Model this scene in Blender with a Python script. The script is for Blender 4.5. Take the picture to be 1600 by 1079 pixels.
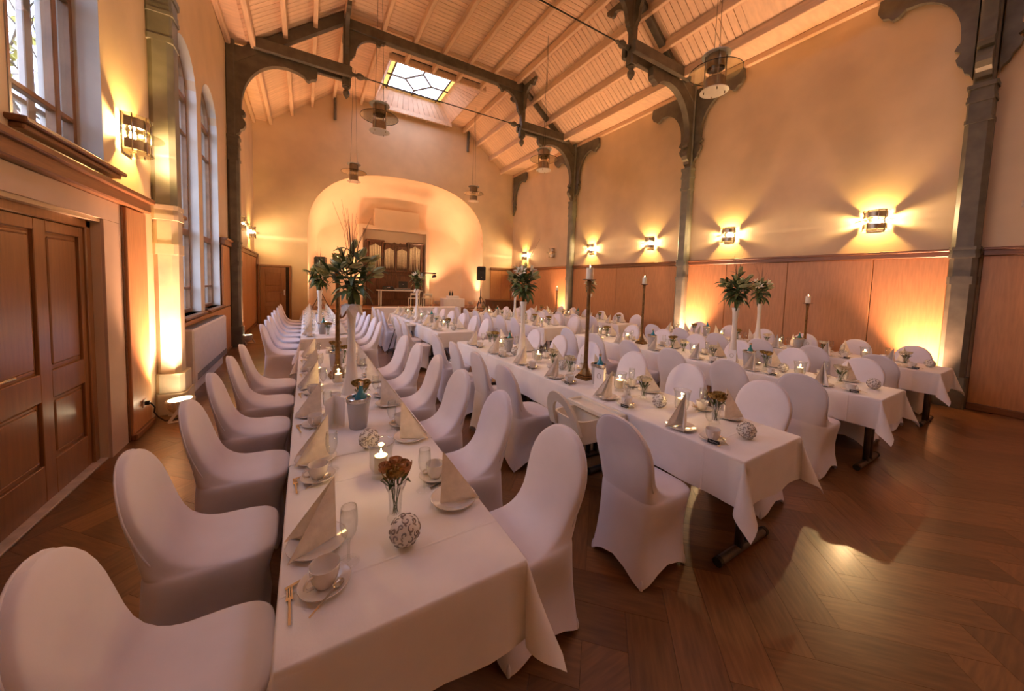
import bpy, bmesh, math, random
from mathutils import Vector, Matrix, Euler
random.seed(7)
for o in list(bpy.data.objects): bpy.data.objects.remove(o)
SC = bpy.context.scene
COL = SC.collection
PI = math.pi
sin, cos = math.sin, math.cos

# ------------------------------------------------------------------ camera
CAM_H = 1.68
FPX, CY0 = 542.89, 477.88            # focal length and principal point row of the 1600 x 1079 frame
YAW, PITCH, ROLL = .5364, .0626, -.0324
def camera():
    F = Vector((sin(YAW), cos(YAW), 0)); R = Vector((cos(YAW), -sin(YAW), 0)); D = Vector((0, 0, -1))
    F2 = F*cos(PITCH)+D*sin(PITCH); D2 = D*cos(PITCH)-F*sin(PITCH)
    R3 = R*cos(ROLL)+D2*sin(ROLL); D3 = D2*cos(ROLL)-R*sin(ROLL)
    cd = bpy.data.cameras.new('camera'); co = bpy.data.objects.new('camera', cd); COL.objects.link(co)
    m = Matrix.Identity(4)
    for i, v in enumerate((R3, -D3, -F2)):
        for j in range(3): m[j][i] = v[j]
    m[2][3] = CAM_H
    co.matrix_world = m
    cd.sensor_fit = 'HORIZONTAL'; cd.sensor_width = 36; cd.lens = FPX*36/1600
    cd.shift_y = -(539.5-CY0)/1600
    cd.clip_start = .02; cd.clip_end = 300
    SC.camera = co
camera()

# ------------------------------------------------------------------ world, exposure
SC.view_settings.view_transform = 'Standard'; SC.view_settings.look = 'None'
SC.view_settings.gamma = 1; SC.view_settings.use_curve_mapping = False
SC.view_settings.exposure = 0.33
w = bpy.data.worlds.new('overcast_sky'); SC.world = w; w.use_nodes = True
bg = w.node_tree.nodes['Background']
bg.inputs[0].default_value = (.66, .72, 1, 1); bg.inputs[1].default_value = 7.5
SKY_PANE = 4.6        # daylight from the frosted skylight panes, both the seen one and the added ones
SCONCE_W = 165.0
UPLIGHT_W = 850.0
STAGE_W = 520.0
CANDLE_W = .9
WARM = (1, .65, .33); SALMON = (1, .50, .28); AMBER = (1, .46, .22)
cy = SC.cycles
cy.use_denoising = True
cy.max_bounces = 8; cy.diffuse_bounces = 5; cy.glossy_bounces = 3; cy.transmission_bounces = 4
cy.transparent_max_bounces = 24; cy.sample_clamp_indirect = 6
cy.caustics_reflective = False; cy.caustics_refractive = False

# window portals: daylight through the left-hand windows
XL, XR, YE, YB = -1.53, 8.80, 14.95, -3.6
for (y0, y1, z0, z1) in ((3.41, 4.56, 2.6, 5.1), (6.5, 7.75, 1.05, 5.1), (8.0, 9.25, 1.05, 5.1), (1.95, 3.10, 2.6, 5.1)):  # last portal serves the added out-of-view window
    ld = bpy.data.lights.new('window_portal', 'AREA'); ld.shape = 'RECTANGLE'
    ld.size = y1-y0; ld.size_y = z1-z0; ld.cycles.is_portal = True
    lo = bpy.data.objects.new('window_portal', ld); COL.objects.link(lo)
    lo.matrix_world = Matrix.Translation((-1.90, (y0+y1)/2, (z0+z1)/2)) @ Matrix(((0, 0, -1, 0), (1, 0, 0, 0), (0, 1, 0, 0), (0, 0, 0, 1)))

# ------------------------------------------------------------------ helpers
class MB:
    def __init__(s): s.v = []; s.f = []
    def add(s, vs, fs):
        k = len(s.v); s.v += [tuple(p) for p in vs]; s.f += [tuple(i+k for i in f) for f in fs]; return s
    def box(s, x0, x1, y0, y1, z0, z1):
        return s.add([(x0,y0,z0),(x1,y0,z0),(x1,y1,z0),(x0,y1,z0),(x0,y0,z1),(x1,y0,z1),(x1,y1,z1),(x0,y1,z1)],
                     [(0,3,2,1),(4,5,6,7),(0,1,5,4),(1,2,6,5),(2,3,7,6),(3,0,4,7)])
    def cbox(s, x0, x1, y0, y1, z0, z1, c=.01):
        # box with chamfered long edges
        x0,x1=min(x0,x1),max(x0,x1); y0,y1=min(y0,y1),max(y0,y1); z0,z1=min(z0,z1),max(z0,z1)
        vs=[]
        for (z,k) in ((z0,c),(z0+c,0),(z1-c,0),(z1,c)):
            a,b,d,e=x0+k,x1-k,y0+k,y1-k
            if k==0: vs += [(a+c,d,z),(b-c,d,z),(b,d+c,z),(b,e-c,z),(b-c,e,z),(a+c,e,z),(a,e-c,z),(a,d+c,z)]
            else: vs += [(a+c*.3,d,z),(b-c*.3,d,z),(b,d+c*.3,z),(b,e-c*.3,z),(b-c*.3,e,z),(a+c*.3,e,z),(a,e-c*.3,z),(a,d+c*.3,z)]
        fs=[tuple(range(7,-1,-1)),tuple(range(24,32))]
        for r in range(3):
            for i in range(8):
                j=(i+1)%8; fs.append((r*8+i,r*8+j,r*8+8+j,r*8+8+i))
        return s.add(vs,fs)
    def bar(s, p, q, wx, wz, up=(0,0,1)):
        # straight beam from p to q, wx across, wz along "up"
        p=Vector(p);q=Vector(q);d=(q-p).normalized();u=Vector(up);sd=d.cross(u).normalized();u=sd.cross(d)
        vs=[]
        for c in (p,q):
            for a,b in ((-1,-1),(1,-1),(1,1),(-1,1)): vs.append(c+sd*a*wx/2+u*b*wz/2)
        return s.add(vs,[(0,3,2,1),(4,5,6,7),(0,1,5,4),(1,2,6,5),(2,3,7,6),(3,0,4,7)])
    def prism(s, poly, d0, d1, plane='xz'):
        n=len(poly)
        f={'xz':lambda a,b,d:(a,d,b),'yz':lambda a,b,d:(d,a,b),'xy':lambda a,b,d:(a,b,d)}[plane]
        vs=[f(a,b,d0) for a,b in poly]+[f(a,b,d1) for a,b in poly]
        fs=[tuple(range(n)),tuple(range(2*n-1,n-1,-1))]
        for i in range(n): j=(i+1)%n; fs.append((i,n+i,n+j,j))
        return s.add(vs,fs)
    def tube(s, pts, r, n=8, cap=True):
        pts=[Vector(p) for p in pts]; m=len(pts)
        rr=r if isinstance(r,(list,tuple)) else [r]*m
        vs=[];fs=[];ref=None
        for i,p in enumerate(pts):
            d=(pts[min(i+1,m-1)]-pts[max(i-1,0)])
            d=d.normalized() if d.length>1e-9 else Vector((0,0,1))
            if ref is None:
                ref=d.cross(Vector((0,0,1)) if abs(d.z)<.9 else Vector((1,0,0))).normalized()
            a=(ref-d*ref.dot(d))
            a=a.normalized() if a.length>1e-6 else d.orthogonal().normalized()
            ref=a;b=d.cross(a)
            for k in range(n):
                t=2*PI*k/n; vs.append(p+(a*cos(t)+b*sin(t))*rr[i])
        for i in range(m-1):
            for k in range(n):
                l=(k+1)%n; fs.append((i*n+k,i*n+l,(i+1)*n+l,(i+1)*n+k))
        if cap: fs += [tuple(range(n-1,-1,-1)),tuple(range((m-1)*n,m*n))]
        return s.add(vs,fs)
    def lathe(s, prof, n=24, c=(0,0,0), a0=0, a1=2*PI, cap=False):
        full=abs(a1-a0-2*PI)<1e-6; k=n if full else n+1
        vs=[];fs=[];m=len(prof)
        for r,z in prof:
            for i in range(k):
                t=a0+(a1-a0)*i/n; vs.append((c[0]+r*cos(t),c[1]+r*sin(t),c[2]+z))
        for j in range(m-1):
            for i in range(n):
                l=(i+1)%k; fs.append((j*k+i,j*k+l,(j+1)*k+l,(j+1)*k+i))
        if cap and full: fs += [tuple(range(k-1,-1,-1)),tuple(range((m-1)*k,m*k))]
        return s.add(vs,fs)
    def grid(s, rows, closed=False):
        m=len(rows);n=len(rows[0]);vs=[p for r in rows for p in r];fs=[]
        for j in range(m-1):
            for i in range(n if closed else n-1):
                l=(i+1)%n; fs.append((j*n+i,j*n+l,(j+1)*n+l,(j+1)*n+i))
        return s.add(vs,fs)
    def ball(s, c, r, n=12, m=8, sz=1):
        return s.lathe([(max(r*sin(PI*j/m),1e-5),-r*sz*cos(PI*j/m)) for j in range(m+1)],n,c)
    def mesh(s, name, mat, smooth=False):
        me=bpy.data.meshes.new(name); me.from_pydata(s.v,[],s.f); me.materials.append(mat)
        if smooth is True: me.polygons.foreach_set('use_smooth',[True]*len(me.polygons))
        elif smooth:
            me.polygons.foreach_set('use_smooth',[True]*len(me.polygons))
            me.set_sharp_from_angle(angle=math.radians(smooth))
        me.update(); return me
    def build(s, name, mat, parent=None, smooth=False, loc=(0,0,0), rot=(0,0,0)):
        return link(name, s.mesh(name,mat,smooth), parent, loc, rot)
def link(name, me, parent=None, loc=(0,0,0), rot=(0,0,0), scale=None):
    o=bpy.data.objects.new(name,me); COL.objects.link(o); o.location=loc; o.rotation_euler=rot
    if scale is not None: o.scale=(scale,)*3 if isinstance(scale,(int,float)) else scale
    if parent is not None: o.parent=parent
    return o
def tag(o, label=None, cat=None, group=None, kind=None):
    for k,v in (('label',label),('category',cat),('group',group),('kind',kind)):
        if v: o[k]=v
    return o
def empty(name, loc=(0,0,0), rz=0, label=None, cat=None, group=None, kind=None):
    o=link(name,None,None,loc,(0,0,rz)); o.empty_display_size=.05
    return tag(o,label,cat,group,kind)
def struct(o, label=None): return tag(o,label,None,None,'structure')
def place(proto, name, loc, rz=0, label=None, cat=None, group=None, scale=None, rot=None):
    # proto: (root mesh or None, [(part name, mesh, loc, rot, [(sub name, mesh, loc, rot)])]); copies share their meshes
    root=link(name,proto[0],None,loc,rot or (0,0,rz),scale); tag(root,label,cat,group)
    for pn,me,pl,pr,subs in proto[1]:
        c=link(pn,me,root,pl,pr)
        for sn,sm,sl,sr in subs: link(sn,sm,c,sl,sr)
    return root
def P(name, me, loc=(0,0,0), rot=(0,0,0), subs=()): return (name,me,loc,rot,subs)

# ------------------------------------------------------------------ materials
def N(nt, t, **kw):
    n=nt.nodes.new(t)
    for k,v in kw.items():
        if k.startswith('i_'): n.inputs[k[2:].replace('_',' ')].default_value=v
        else: setattr(n,k,v)
    return n
def mat(name, col, rough=.6, metal=0, var=.08, scale=12, stretch=(1,1,1), bump=0, bscale=None, spec=.5, detail=3, coords='Object', coat=0, sheen=0, sub=0, objrand=0, island=0, col2=None):
    m=bpy.data.materials.new(name); m.use_nodes=True; nt=m.node_tree; b=nt.nodes['Principled BSDF']
    b.inputs['Roughness'].default_value=rough; b.inputs['Metallic'].default_value=metal
    b.inputs['Specular IOR Level'].default_value=spec
    if coat: b.inputs['Coat Weight'].default_value=coat; b.inputs['Coat Roughness'].default_value=.15
    if sheen: b.inputs['Sheen Weight'].default_value=sheen
    if sub:
        b.inputs['Subsurface Weight'].default_value=sub; b.inputs['Subsurface Radius'].default_value=(.02,.012,.006)
    tc=N(nt,'ShaderNodeTexCoord'); mp=N(nt,'ShaderNodeMapping'); mp.inputs['Scale'].default_value=stretch
    nt.links.new(tc.outputs[coords],mp.inputs[0])
    nz=N(nt,'ShaderNodeTexNoise'); nz.inputs['Scale'].default_value=scale; nz.inputs['Detail'].default_value=detail
    nt.links.new(mp.outputs[0],nz.inputs['Vector'])
    c2=col2 or tuple(max(0,c*(1-2*var)) for c in col); c1=tuple(min(1,c*(1+2*var)) for c in col) if not col2 else col
    rp=N(nt,'ShaderNodeValToRGB'); rp.color_ramp.elements[0].color=(*c2,1); rp.color_ramp.elements[1].color=(*c1,1)
    rp.color_ramp.elements[0].position=.3; rp.color_ramp.elements[1].position=.7
    nt.links.new(nz.outputs['Fac'],rp.inputs[0])
    out=rp.outputs[0]
    if objrand or island:
        oi=N(nt,'ShaderNodeObjectInfo'); ge=N(nt,'ShaderNodeNewGeometry')
        ad=N(nt,'ShaderNodeMath',operation='ADD'); nt.links.new(oi.outputs['Random'],ad.inputs[0])
        if island: nt.links.new(ge.outputs['Random Per Island'],ad.inputs[1])
        else: ad.inputs[1].default_value=0
        fr=N(nt,'ShaderNodeMath',operation='FRACT'); nt.links.new(ad.outputs[0],fr.inputs[0])
        mr=N(nt,'ShaderNodeMapRange'); k=objrand or island
        mr.inputs['To Min'].default_value=1-k; mr.inputs['To Max'].default_value=1+k
        nt.links.new(fr.outputs[0],mr.inputs[0])
        hs=N(nt,'ShaderNodeHueSaturation'); nt.links.new(out,hs.inputs['Color']); nt.links.new(mr.outputs[0],hs.inputs['Value']); out=hs.outputs[0]
    nt.links.new(out,b.inputs['Base Color'])
    if bump:
        n2=N(nt,'ShaderNodeTexNoise'); n2.inputs['Scale'].default_value=bscale or scale*4; n2.inputs['Detail'].default_value=4
        nt.links.new(mp.outputs[0],n2.inputs['Vector'])
        bp=N(nt,'ShaderNodeBump'); bp.inputs['Strength'].default_value=bump; bp.inputs['Distance'].default_value=.01
        nt.links.new(n2.outputs['Fac'],bp.inputs['Height']); nt.links.new(bp.outputs[0],b.inputs['Normal'])
    return m
def glass(name, tint=(1,1,1), refl=1.0, rough=.02, edge=.82):
    m=bpy.data.materials.new(name); m.use_nodes=True; nt=m.node_tree; nt.nodes.remove(nt.nodes['Principled BSDF'])
    o=nt.nodes['Material Output']; t=N(nt,'ShaderNodeBsdfTransparent'); t.inputs[0].default_value=(*tint,1)
    g=N(nt,'ShaderNodeBsdfGlossy'); g.inputs['Roughness'].default_value=rough; g.inputs['Color'].default_value=(refl,refl,refl,1)
    f=N(nt,'ShaderNodeFresnel'); ge=N(nt,'ShaderNodeNewGeometry'); ma=N(nt,'ShaderNodeMath',operation='MULTIPLY_ADD'); ma.inputs[1].default_value=-.83333; ma.inputs[2].default_value=1.5
    nt.links.new(ge.outputs['Backfacing'],ma.inputs[0]); nt.links.new(ma.outputs[0],f.inputs[0])
    mx=N(nt,'ShaderNodeMixShader'); nt.links.new(f.outputs[0],mx.inputs[0]); nt.links.new(t.outputs[0],mx.inputs[1]); nt.links.new(g.outputs[0],mx.inputs[2])
    lw=N(nt,'ShaderNodeLayerWeight'); lw.inputs[0].default_value=.25; cr=N(nt,'ShaderNodeMixRGB'); cr.inputs[1].default_value=(*tint,1); cr.inputs[2].default_value=(*[c*edge for c in tint],1)
    nt.links.new(lw.outputs['Facing'],cr.inputs[0]); nt.links.new(cr.outputs[0],t.inputs[0])
    nt.links.new(mx.outputs[0],o.inputs[0]); return m
def frosted(name,col,fac):
    m=bpy.data.materials.new(name); m.use_nodes=True; nt=m.node_tree; b=nt.nodes['Principled BSDF']; b.inputs['Base Color'].default_value=(*col,1); b.inputs['Roughness'].default_value=.35
    t=N(nt,'ShaderNodeBsdfTransparent'); mx=N(nt,'ShaderNodeMixShader'); mx.inputs[0].default_value=fac; nt.links.new(t.outputs[0],mx.inputs[1]); nt.links.new(b.outputs[0],mx.inputs[2]); nt.links.new(mx.outputs[0],nt.nodes['Material Output'].inputs[0]); return m
def emit(name, col, k):
    m=bpy.data.materials.new(name); m.use_nodes=True; nt=m.node_tree; nt.nodes.remove(nt.nodes['Principled BSDF'])
    e=N(nt,'ShaderNodeEmission'); e.inputs[0].default_value=(*col,1); e.inputs[1].default_value=k
    nt.links.new(e.outputs[0],nt.nodes['Material Output'].inputs[0]); return m
M=dict(
 plaster=mat('cream_plaster',(.74,.57,.37),.85,var=.04,scale=1.3,bump=.08,bscale=30,detail=5),
 apse=mat('apse_plaster',(.82,.64,.47),.8,var=.03,scale=1.1,bump=.05,bscale=20),
 reveal=mat('white_reveal_plaster',(.72,.69,.63),.8,var=.04,scale=3,bump=.05),
 surround=mat('door_surround_plaster',(.62,.46,.33),.8,var=.05,scale=2,bump=.06,bscale=30),
 panel=mat('orange_wood_panel',(.56,.27,.11),.42,var=.05,scale=7,stretch=(6,6,.6),bump=.05,bscale=40,objrand=.06),
 rail=mat('brown_rail_wood',(.21,.085,.03),.4,var=.10,scale=8,stretch=(6,.5,6)),
 dark=mat('dark_panel_gap',(.03,.018,.01),.9),
 door=mat('brown_door_wood',(.29,.125,.042),.3,var=.07,scale=6,stretch=(6,6,.5),bump=.04,bscale=30,coat=.3),
 plank=mat('parquet_oak',(.18,.082,.031),.3,var=.12,scale=5,stretch=(1,10,1),bump=.03,bscale=18,island=.28,coat=.15),
 board=mat('ceiling_board_paint',(.80,.58,.40),.7,var=.05,scale=3,stretch=(1,4,1),objrand=.05,bump=.03),
 purlin=mat('purlin_paint',(.76,.55,.37),.65,var=.06,scale=3,stretch=(5,.6,5)),
 timber=mat('dark_olive_timber',(.13,.118,.088),.5,var=.12,scale=5,stretch=(1,1,1),bump=.05),
 postp=mat('grey_green_post_paint',(.215,.215,.17),.5,var=.1,scale=4),
 stone=mat('pale_stone_plinth',(.66,.57,.42),.7,var=.05,scale=5,bump=.05),
 iron=mat('black_iron',(.04,.035,.03),.45,metal=.7),
 cloth=mat('white_table_linen',(.80,.77,.785),.75,var=.02,scale=6,bump=.05,bscale=160,sheen=.15),
 spandex=mat('white_stretch_fabric',(.75,.715,.79),.6,var=.02,scale=5,bump=.03,bscale=140,sheen=.25),
 napkin=mat('cream_paper_napkin',(.86,.79,.71),.85,var=.04,scale=30,bump=.12,bscale=90),
 china=mat('white_china',(.76,.71,.68),.14,var=.02,coat=.5),
 steel=mat('polished_steel',(.62,.58,.52),.22,metal=1,var=.04),
 brushed=mat('brushed_steel_band',(.40,.33,.25),.34,metal=1,var=.06,stretch=(1,1,8)),
 greyleg=mat('grey_steel_leg',(.11,.10,.105),.4,metal=.6),
 rubber=mat('black_rubber',(.015,.015,.015),.6),
 glass=glass('clear_glass',(.97,.98,.97)),
 lampglass=glass('lamp_disc_glass',(.86,.84,.74)),
 winglass=glass('window_pane_glass',(.93,.96,.97)),
 frost=mat('frosted_acrylic',(.55,.55,.58),.5),
 bottle=mat('blue_bottle_glass',(.02,.23,.36),.12,var=.1,coat=.6),
 green=mat('green_bottle_glass',(.02,.22,.20),.12,var=.1,coat=.6),
 wax=mat('ivory_wax',(.86,.78,.60),.5,var=.02,sub=.4),
 bronze=mat('aged_bronze',(.20,.115,.045),.42,metal=.75,var=.2,scale=25),
 vase=mat('white_glass_vase',(.80,.76,.70),.22,var=.02,coat=.4),
 leaf=mat('lily_leaf',(.075,.115,.035),.45,var=.25,scale=14,objrand=.35),
 stem=mat('green_stem',(.10,.14,.05),.5,var=.2),
 petal=mat('lily_petal',(.78,.74,.58),.55,var=.06,scale=20),
 bud=mat('lily_bud',(.42,.45,.20),.5,var=.15,scale=20),
 rose=mat('dusky_rose',(.50,.27,.13),.7,var=.2,scale=40,objrand=.2),
 wrose=mat('ivory_rose',(.74,.66,.48),.7,var=.1,scale=40,objrand=.1),
 filler=mat('yellow_filler_bloom',(.30,.19,.05),.8,var=.35,scale=60),
 grassb=mat('dry_grass',(.12,.075,.05),.8),
 ballw=mat('white_enamel_ball',(.80,.77,.74),.35,var=.03),
 silver=mat('silver_scroll',(.34,.31,.30),.3,metal=.8,var=.1),
 paper=mat('white_card_paper',(.80,.77,.79),.8,var=.01),
 wreath=mat('grey_printed_wreath',(.36,.32,.28),.8),
 black=mat('black_card',(.012,.011,.011),.6),
 chalk=mat('white_ink',(.8,.8,.78),.8),
 plastic=mat('white_plastic',(.76,.71,.63),.35,var=.02),
 blackp=mat('black_plastic',(.018,.017,.016),.45,var=.2),
 grille=mat('speaker_grille',(.03,.03,.03),.7),
 organ=mat('organ_case_wood',(.115,.045,.018),.4,var=.2,scale=6,stretch=(5,5,.6)),
 pipe=mat('organ_pipe_metal',(.62,.50,.34),.35,metal=.6,var=.05),
 stage=mat('stage_wood',(.24,.10,.04),.45,var=.15,scale=5),
 winframe=mat('brown_window_frame',(.24,.115,.05),.5,var=.12,scale=6),
 outerframe=mat('pale_outer_frame',(.55,.50,.45),.6,var=.05),
 heater=mat('white_heater_enamel',(.72,.64,.56),.45,var=.02),
 heatslot=mat('grey_heater_grille',(.20,.19,.18),.5,metal=.4),
 leadcame=mat('dark_lead_bar',(.10,.075,.04),.6),
 skypane=emit('frosted_daylight_pane',(.77,.76,1.0),SKY_PANE),
 yellowpane=emit('yellow_daylight_pane',(.95,.62,.16),SKY_PANE*.32),
 bulb=emit('warm_lamp_bulb',(1,.80,.45),55),
 lens=emit('spot_lens',(1,.80,.50),20),
 flame=emit('candle_flame',(1,.72,.30),45),
 bark=mat('tree_bark',(.10,.085,.06),.9,var=.2),
 autumn=mat('yellow_autumn_leaf',(.42,.40,.06),.7,var=.25,scale=3,objrand=.2),
 grass=mat('outdoor_grass',(.16,.15,.07),.95,var=.3,scale=2),
 cable=mat('black_cable',(.012,.011,.01),.5),
 socket=mat('white_socket',(.62,.52,.40),.4),
)
def fold_creases(m):
    # pressed fold lines across the linen
    nt=m.node_tree; b=nt.nodes['Principled BSDF']; tc=N(nt,'ShaderNodeTexCoord'); sp=N(nt,'ShaderNodeSeparateXYZ'); nt.links.new(tc.outputs['Object'],sp.inputs[0])
    pp=N(nt,'ShaderNodeMath',operation='PINGPONG'); pp.inputs[1].default_value=.29; nt.links.new(sp.outputs['Y'],pp.inputs[0])
    mr=N(nt,'ShaderNodeMapRange'); mr.inputs['From Max'].default_value=.007; mr.inputs['To Min'].default_value=1; mr.inputs['To Max'].default_value=0; nt.links.new(pp.outputs[0],mr.inputs[0])
    old=b.inputs['Normal'].links[0].from_socket; bp=N(nt,'ShaderNodeBump'); bp.inputs['Strength'].default_value=.6; bp.inputs['Distance'].default_value=.003
    nt.links.new(mr.outputs[0],bp.inputs['Height']); nt.links.new(old,bp.inputs['Normal']); nt.links.new(bp.outputs[0],b.inputs['Normal'])
fold_creases(M['cloth'])
ORD=['first','second','third','fourth','fifth','sixth','seventh','eighth','ninth','tenth','eleventh','twelfth']
# ================================================================== THE SETTING
EAVE=6.97; ZF=8.52
PROFILE=[(XL,EAVE),(-1.14,EAVE),(.89,ZF),(6.11,ZF),(8.16,EAVE),(XR,EAVE)]
def in_frame(x,y,z,margin=40):
    m=SC.camera.matrix_world.inverted() @ Vector((x,y,z))
    if m.z>-.05: return None
    px=800+FPX*m.x/-m.z; py=CY0-FPX*m.y/-m.z
    return (px,py,-m.z) if -margin<px<1600+margin and -margin<py<1079+margin else None
# ---- floor: herringbone parquet blocks of three strips
fl=struct(MB().box(XL-.5,XR+.2,YB-.2,YE+.2,-.12,-.006).build('floor',M['dark']),'dark brown herringbone parquet floor')
W=.21;K=3
def block_mesh(m,o=(0,0),d=(1,0)):
    e=(-d[1],d[0]); L=K*W
    q=[(o[0]+d[0]*u+e[0]*v,o[1]+d[1]*u+e[1]*v) for u,v in ((.0007,.0007),(L-.0007,.0007),(L-.0007,W-.0007),(.0007,W-.0007))]
    m.prism(q[::-1],-.006,0,'xy')
    return m
bm=MB();block_mesh(bm);blk=bm.mesh('plank',M['plank'])
blocks=[]
for n in range(-30,31):
    for m_ in range(-70,110):
        h=((m_+n*K)*W,(m_-n*K)*W)
        for kind in (0,1):
            o=h if kind==0 else (h[0]+W,h[1]+W)         # the upright block starts above the lying one
            ang=0 if kind==0 else PI/2
            if kind==1: o=(h[0]+W,h[1]+W)
            c45=cos(-PI/4); s45=sin(-PI/4)
            wx=o[0]*c45-o[1]*s45+3.5; wy=o[0]*s45+o[1]*c45+5
            a=ang-PI/4; L=K*W
            cx_=wx+cos(a)*L/2-sin(a)*W/2; cy_=wy+sin(a)*L/2+cos(a)*W/2
            if XL-.25<cx_<XR+.05 and YB<cy_<YE+.05: blocks.append((wx,wy,a,cx_,cy_))
def score(b):
    f=in_frame(b[3],b[4],0,10)
    if not f: return 1e9
    hid=0 if (b[4]<1.0 or .95<b[3]<1.35 or b[3]<-.9 or (3.3<b[3]<3.9)) else 1.5
    return f[2]+hid
blocks.sort(key=score)
for b in blocks[:300]: link('plank',blk,fl,(b[0],b[1],0),(0,0,b[2]))
bm=MB()
for b in blocks[300:]: block_mesh(bm,(b[0],b[1]),(cos(b[2]),sin(b[2])))
tag(bm.build('parquet_field',M['plank'],fl),kind='stuff')

# ---- walls built from slices round their openings
def slices(mb,a0,a1,z0,ztop,ops,put):
    br={a0,a1}
    for (o0,o1,zb,fn,n) in ops:
        for i in range(n+1):
            t=o0+(o1-o0)*i/n
            if a0<=t<=a1: br.add(round(t,5))
    br=sorted(br)
    zt=ztop if callable(ztop) else (lambda a:ztop)
    for a,b in zip(br,br[1:]):
        mid=(a+b)/2; cur=(z0,z0)
        for (o0,o1,zb,fn,n) in sorted([o for o in ops if o[0]<mid<o[1]],key=lambda o:o[2]):
            if zb>cur[0]+1e-4: put(mb,a,b,cur[0],cur[1],zb,zb)
            cur=(fn(a),fn(b))
        put(mb,a,b,cur[0],cur[1],zt(a),zt(b))
def hexa(vs): return vs,[(0,3,2,1),(4,5,6,7),(0,1,5,4),(1,2,6,5),(2,3,7,6),(3,0,4,7)]
def put_yz(x0,x1):
    def f(mb,a,b,la,lb,ua,ub): mb.add(*hexa([(x0,a,la),(x1,a,la),(x1,b,lb),(x0,b,lb),(x0,a,ua),(x1,a,ua),(x1,b,ub),(x0,b,ub)]))
    return f
def put_xz(y0,y1):
    def f(mb,a,b,la,lb,ua,ub): mb.add(*hexa([(a,y0,la),(b,y0,lb),(b,y1,lb),(a,y1,la),(a,y0,ua),(b,y0,ub),(b,y1,ub),(a,y1,ua)]))
    return f
def arc(y0,y1,zs,rise):
    c=(y0+y1)/2;r=(y1-y0)/2
    return lambda y: zs+rise*math.sqrt(max(0,1-((y-c)/r)**2))
WINS=[(3.41,4.56,2.6,4.5,.62),(6.5,7.75,1.05,4.5,.62),(8.0,9.28,1.05,4.5,.62),(1.95,3.10,2.6,4.5,.62)]  # last window is added out of view to light chairs and tables from the left
ops=[(a,b,zb,arc(a,b,zs,ri),14) for a,b,zb,zs,ri in WINS]
dop=(1.9,4.44,0,lambda y:2.1,1)
mb=MB(); slices(mb,YB,YE+.3,-.02,EAVE,ops+[dop],put_yz(-1.63,XL)); slices(mb,YB,YE+.3,-.02,EAVE,ops,put_yz(-1.86,-1.63))
wl=struct(mb.build('wall_left',M['plaster']),'cream plaster wall with arched windows')
for i,(a,b,zb,zs,ri) in enumerate(WINS):               # white lining of the window reveals
    fn=arc(a,b,zs,ri); pts=[(a,zb)]+[(a+(b-a)*k/24,fn(a+(b-a)*k/24)) for k in range(25)]+[(b,zb)]
    c=(a+b)/2
    ins=[(c+(y-c)*.985,z-.004 if z>zs else z) for y,z in pts]
    MB().grid([[(x,y,z) for y,z in ins] for x in (-1.528,-1.55,-1.72,-1.86)]).build('reveal_lining',M['reveal'],wl,40)
mb=MB().box(XR,XR+.3,YB,YE+.3,-.02,EAVE)
wr=struct(mb.build('wall_right',M['plaster']),'tall cream plaster wall with wood wainscot')
mb=MB().box(XL-.5,XR+.3,YB-.3,YB,-.02,9)
struct(mb.build('wall_rear',M['plaster']),'plain plaster wall behind the tables')
# end wall with the stage arch
AX0,AX1,AS,AR=.06,7.20,3.30,2.58
def archz(x):
    u=min(1,abs((x-(AX0+AX1)/2)/((AX1-AX0)/2))); return AS+AR*(1-u**2.5)**(1/2.5)
def roofz(x):
    for (a,za),(b,zb_) in zip(PROFILE,PROFILE[1:]):
        if a-.001<=x<=b+.001: return za+(zb_-za)*(x-a)/(b-a)+.1
    return EAVE
stp=[.0,.015,.05,.1,.17,.26,.38,.5,.62,.74,.83,.90,.95,.985,1]
mb=MB()
def aop():
    return [(AX0+(AX1-AX0)*s0,AX0+(AX1-AX0)*s1,0,archz,1) for s0,s1 in zip(stp,stp[1:])]
extra=[(x-.0001,x+.0001,9,lambda q:9,1) for x,_ in PROFILE[1:-1]]
br_ops=[(AX0+(AX1-AX0)*(.5-.5*cos(PI*k/40)),AX0+(AX1-AX0)*(.5-.5*cos(PI*(k+1)/40)),0,archz,1) for k in range(40)]
for a,b in zip([p[0] for p in PROFILE],[p[0] for p in PROFILE][1:]):
    slices(mb,a,b,-.02,roofz,[o for o in br_ops if o[1]>a and o[0]<b],put_xz(YE,YE+.22))
we=struct(mb.build('wall_end',M['plaster']),'gabled cream end wall with wide stage arch')
# apse behind the arch: flat back wall, vault bowing forward to the arch edge
ctr=((AX0+AX1)/2,1.5); outl=[]
for k in range(61):
    x=AX0+(AX1-AX0)*(.5-.5*cos(PI*k/60)); outl.append((x,archz(x)))
outl=[(AX0,0)]+[(AX0,AS*j/4) for j in (1,2,3)]+outl+[(AX1,AS*j/4) for j in (3,2,1)]+[(AX1,0)]
rows=[]
for j in range(13):
    t=j/12; y=YE+.05+1.85*sin(t*PI/2); s=1-cos(t*PI/2)
    row=[]
    for x,z in outl:
        kx=1-.10*s; kz=1-.26*s if z>AS else 1
        row.append((ctr[0]+(x-ctr[0])*kx,y,(AS+(z-AS)*(1-.62*s) if z>AS else z)))
    rows.append(row)
mb=MB().grid(rows)
bk=rows[-1]; mb.add(bk,[tuple(range(len(bk)))])
struct(mb.build('wall_apse',M['apse'],None,40),'salmon-lit vaulted apse behind the stage arch')

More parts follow.
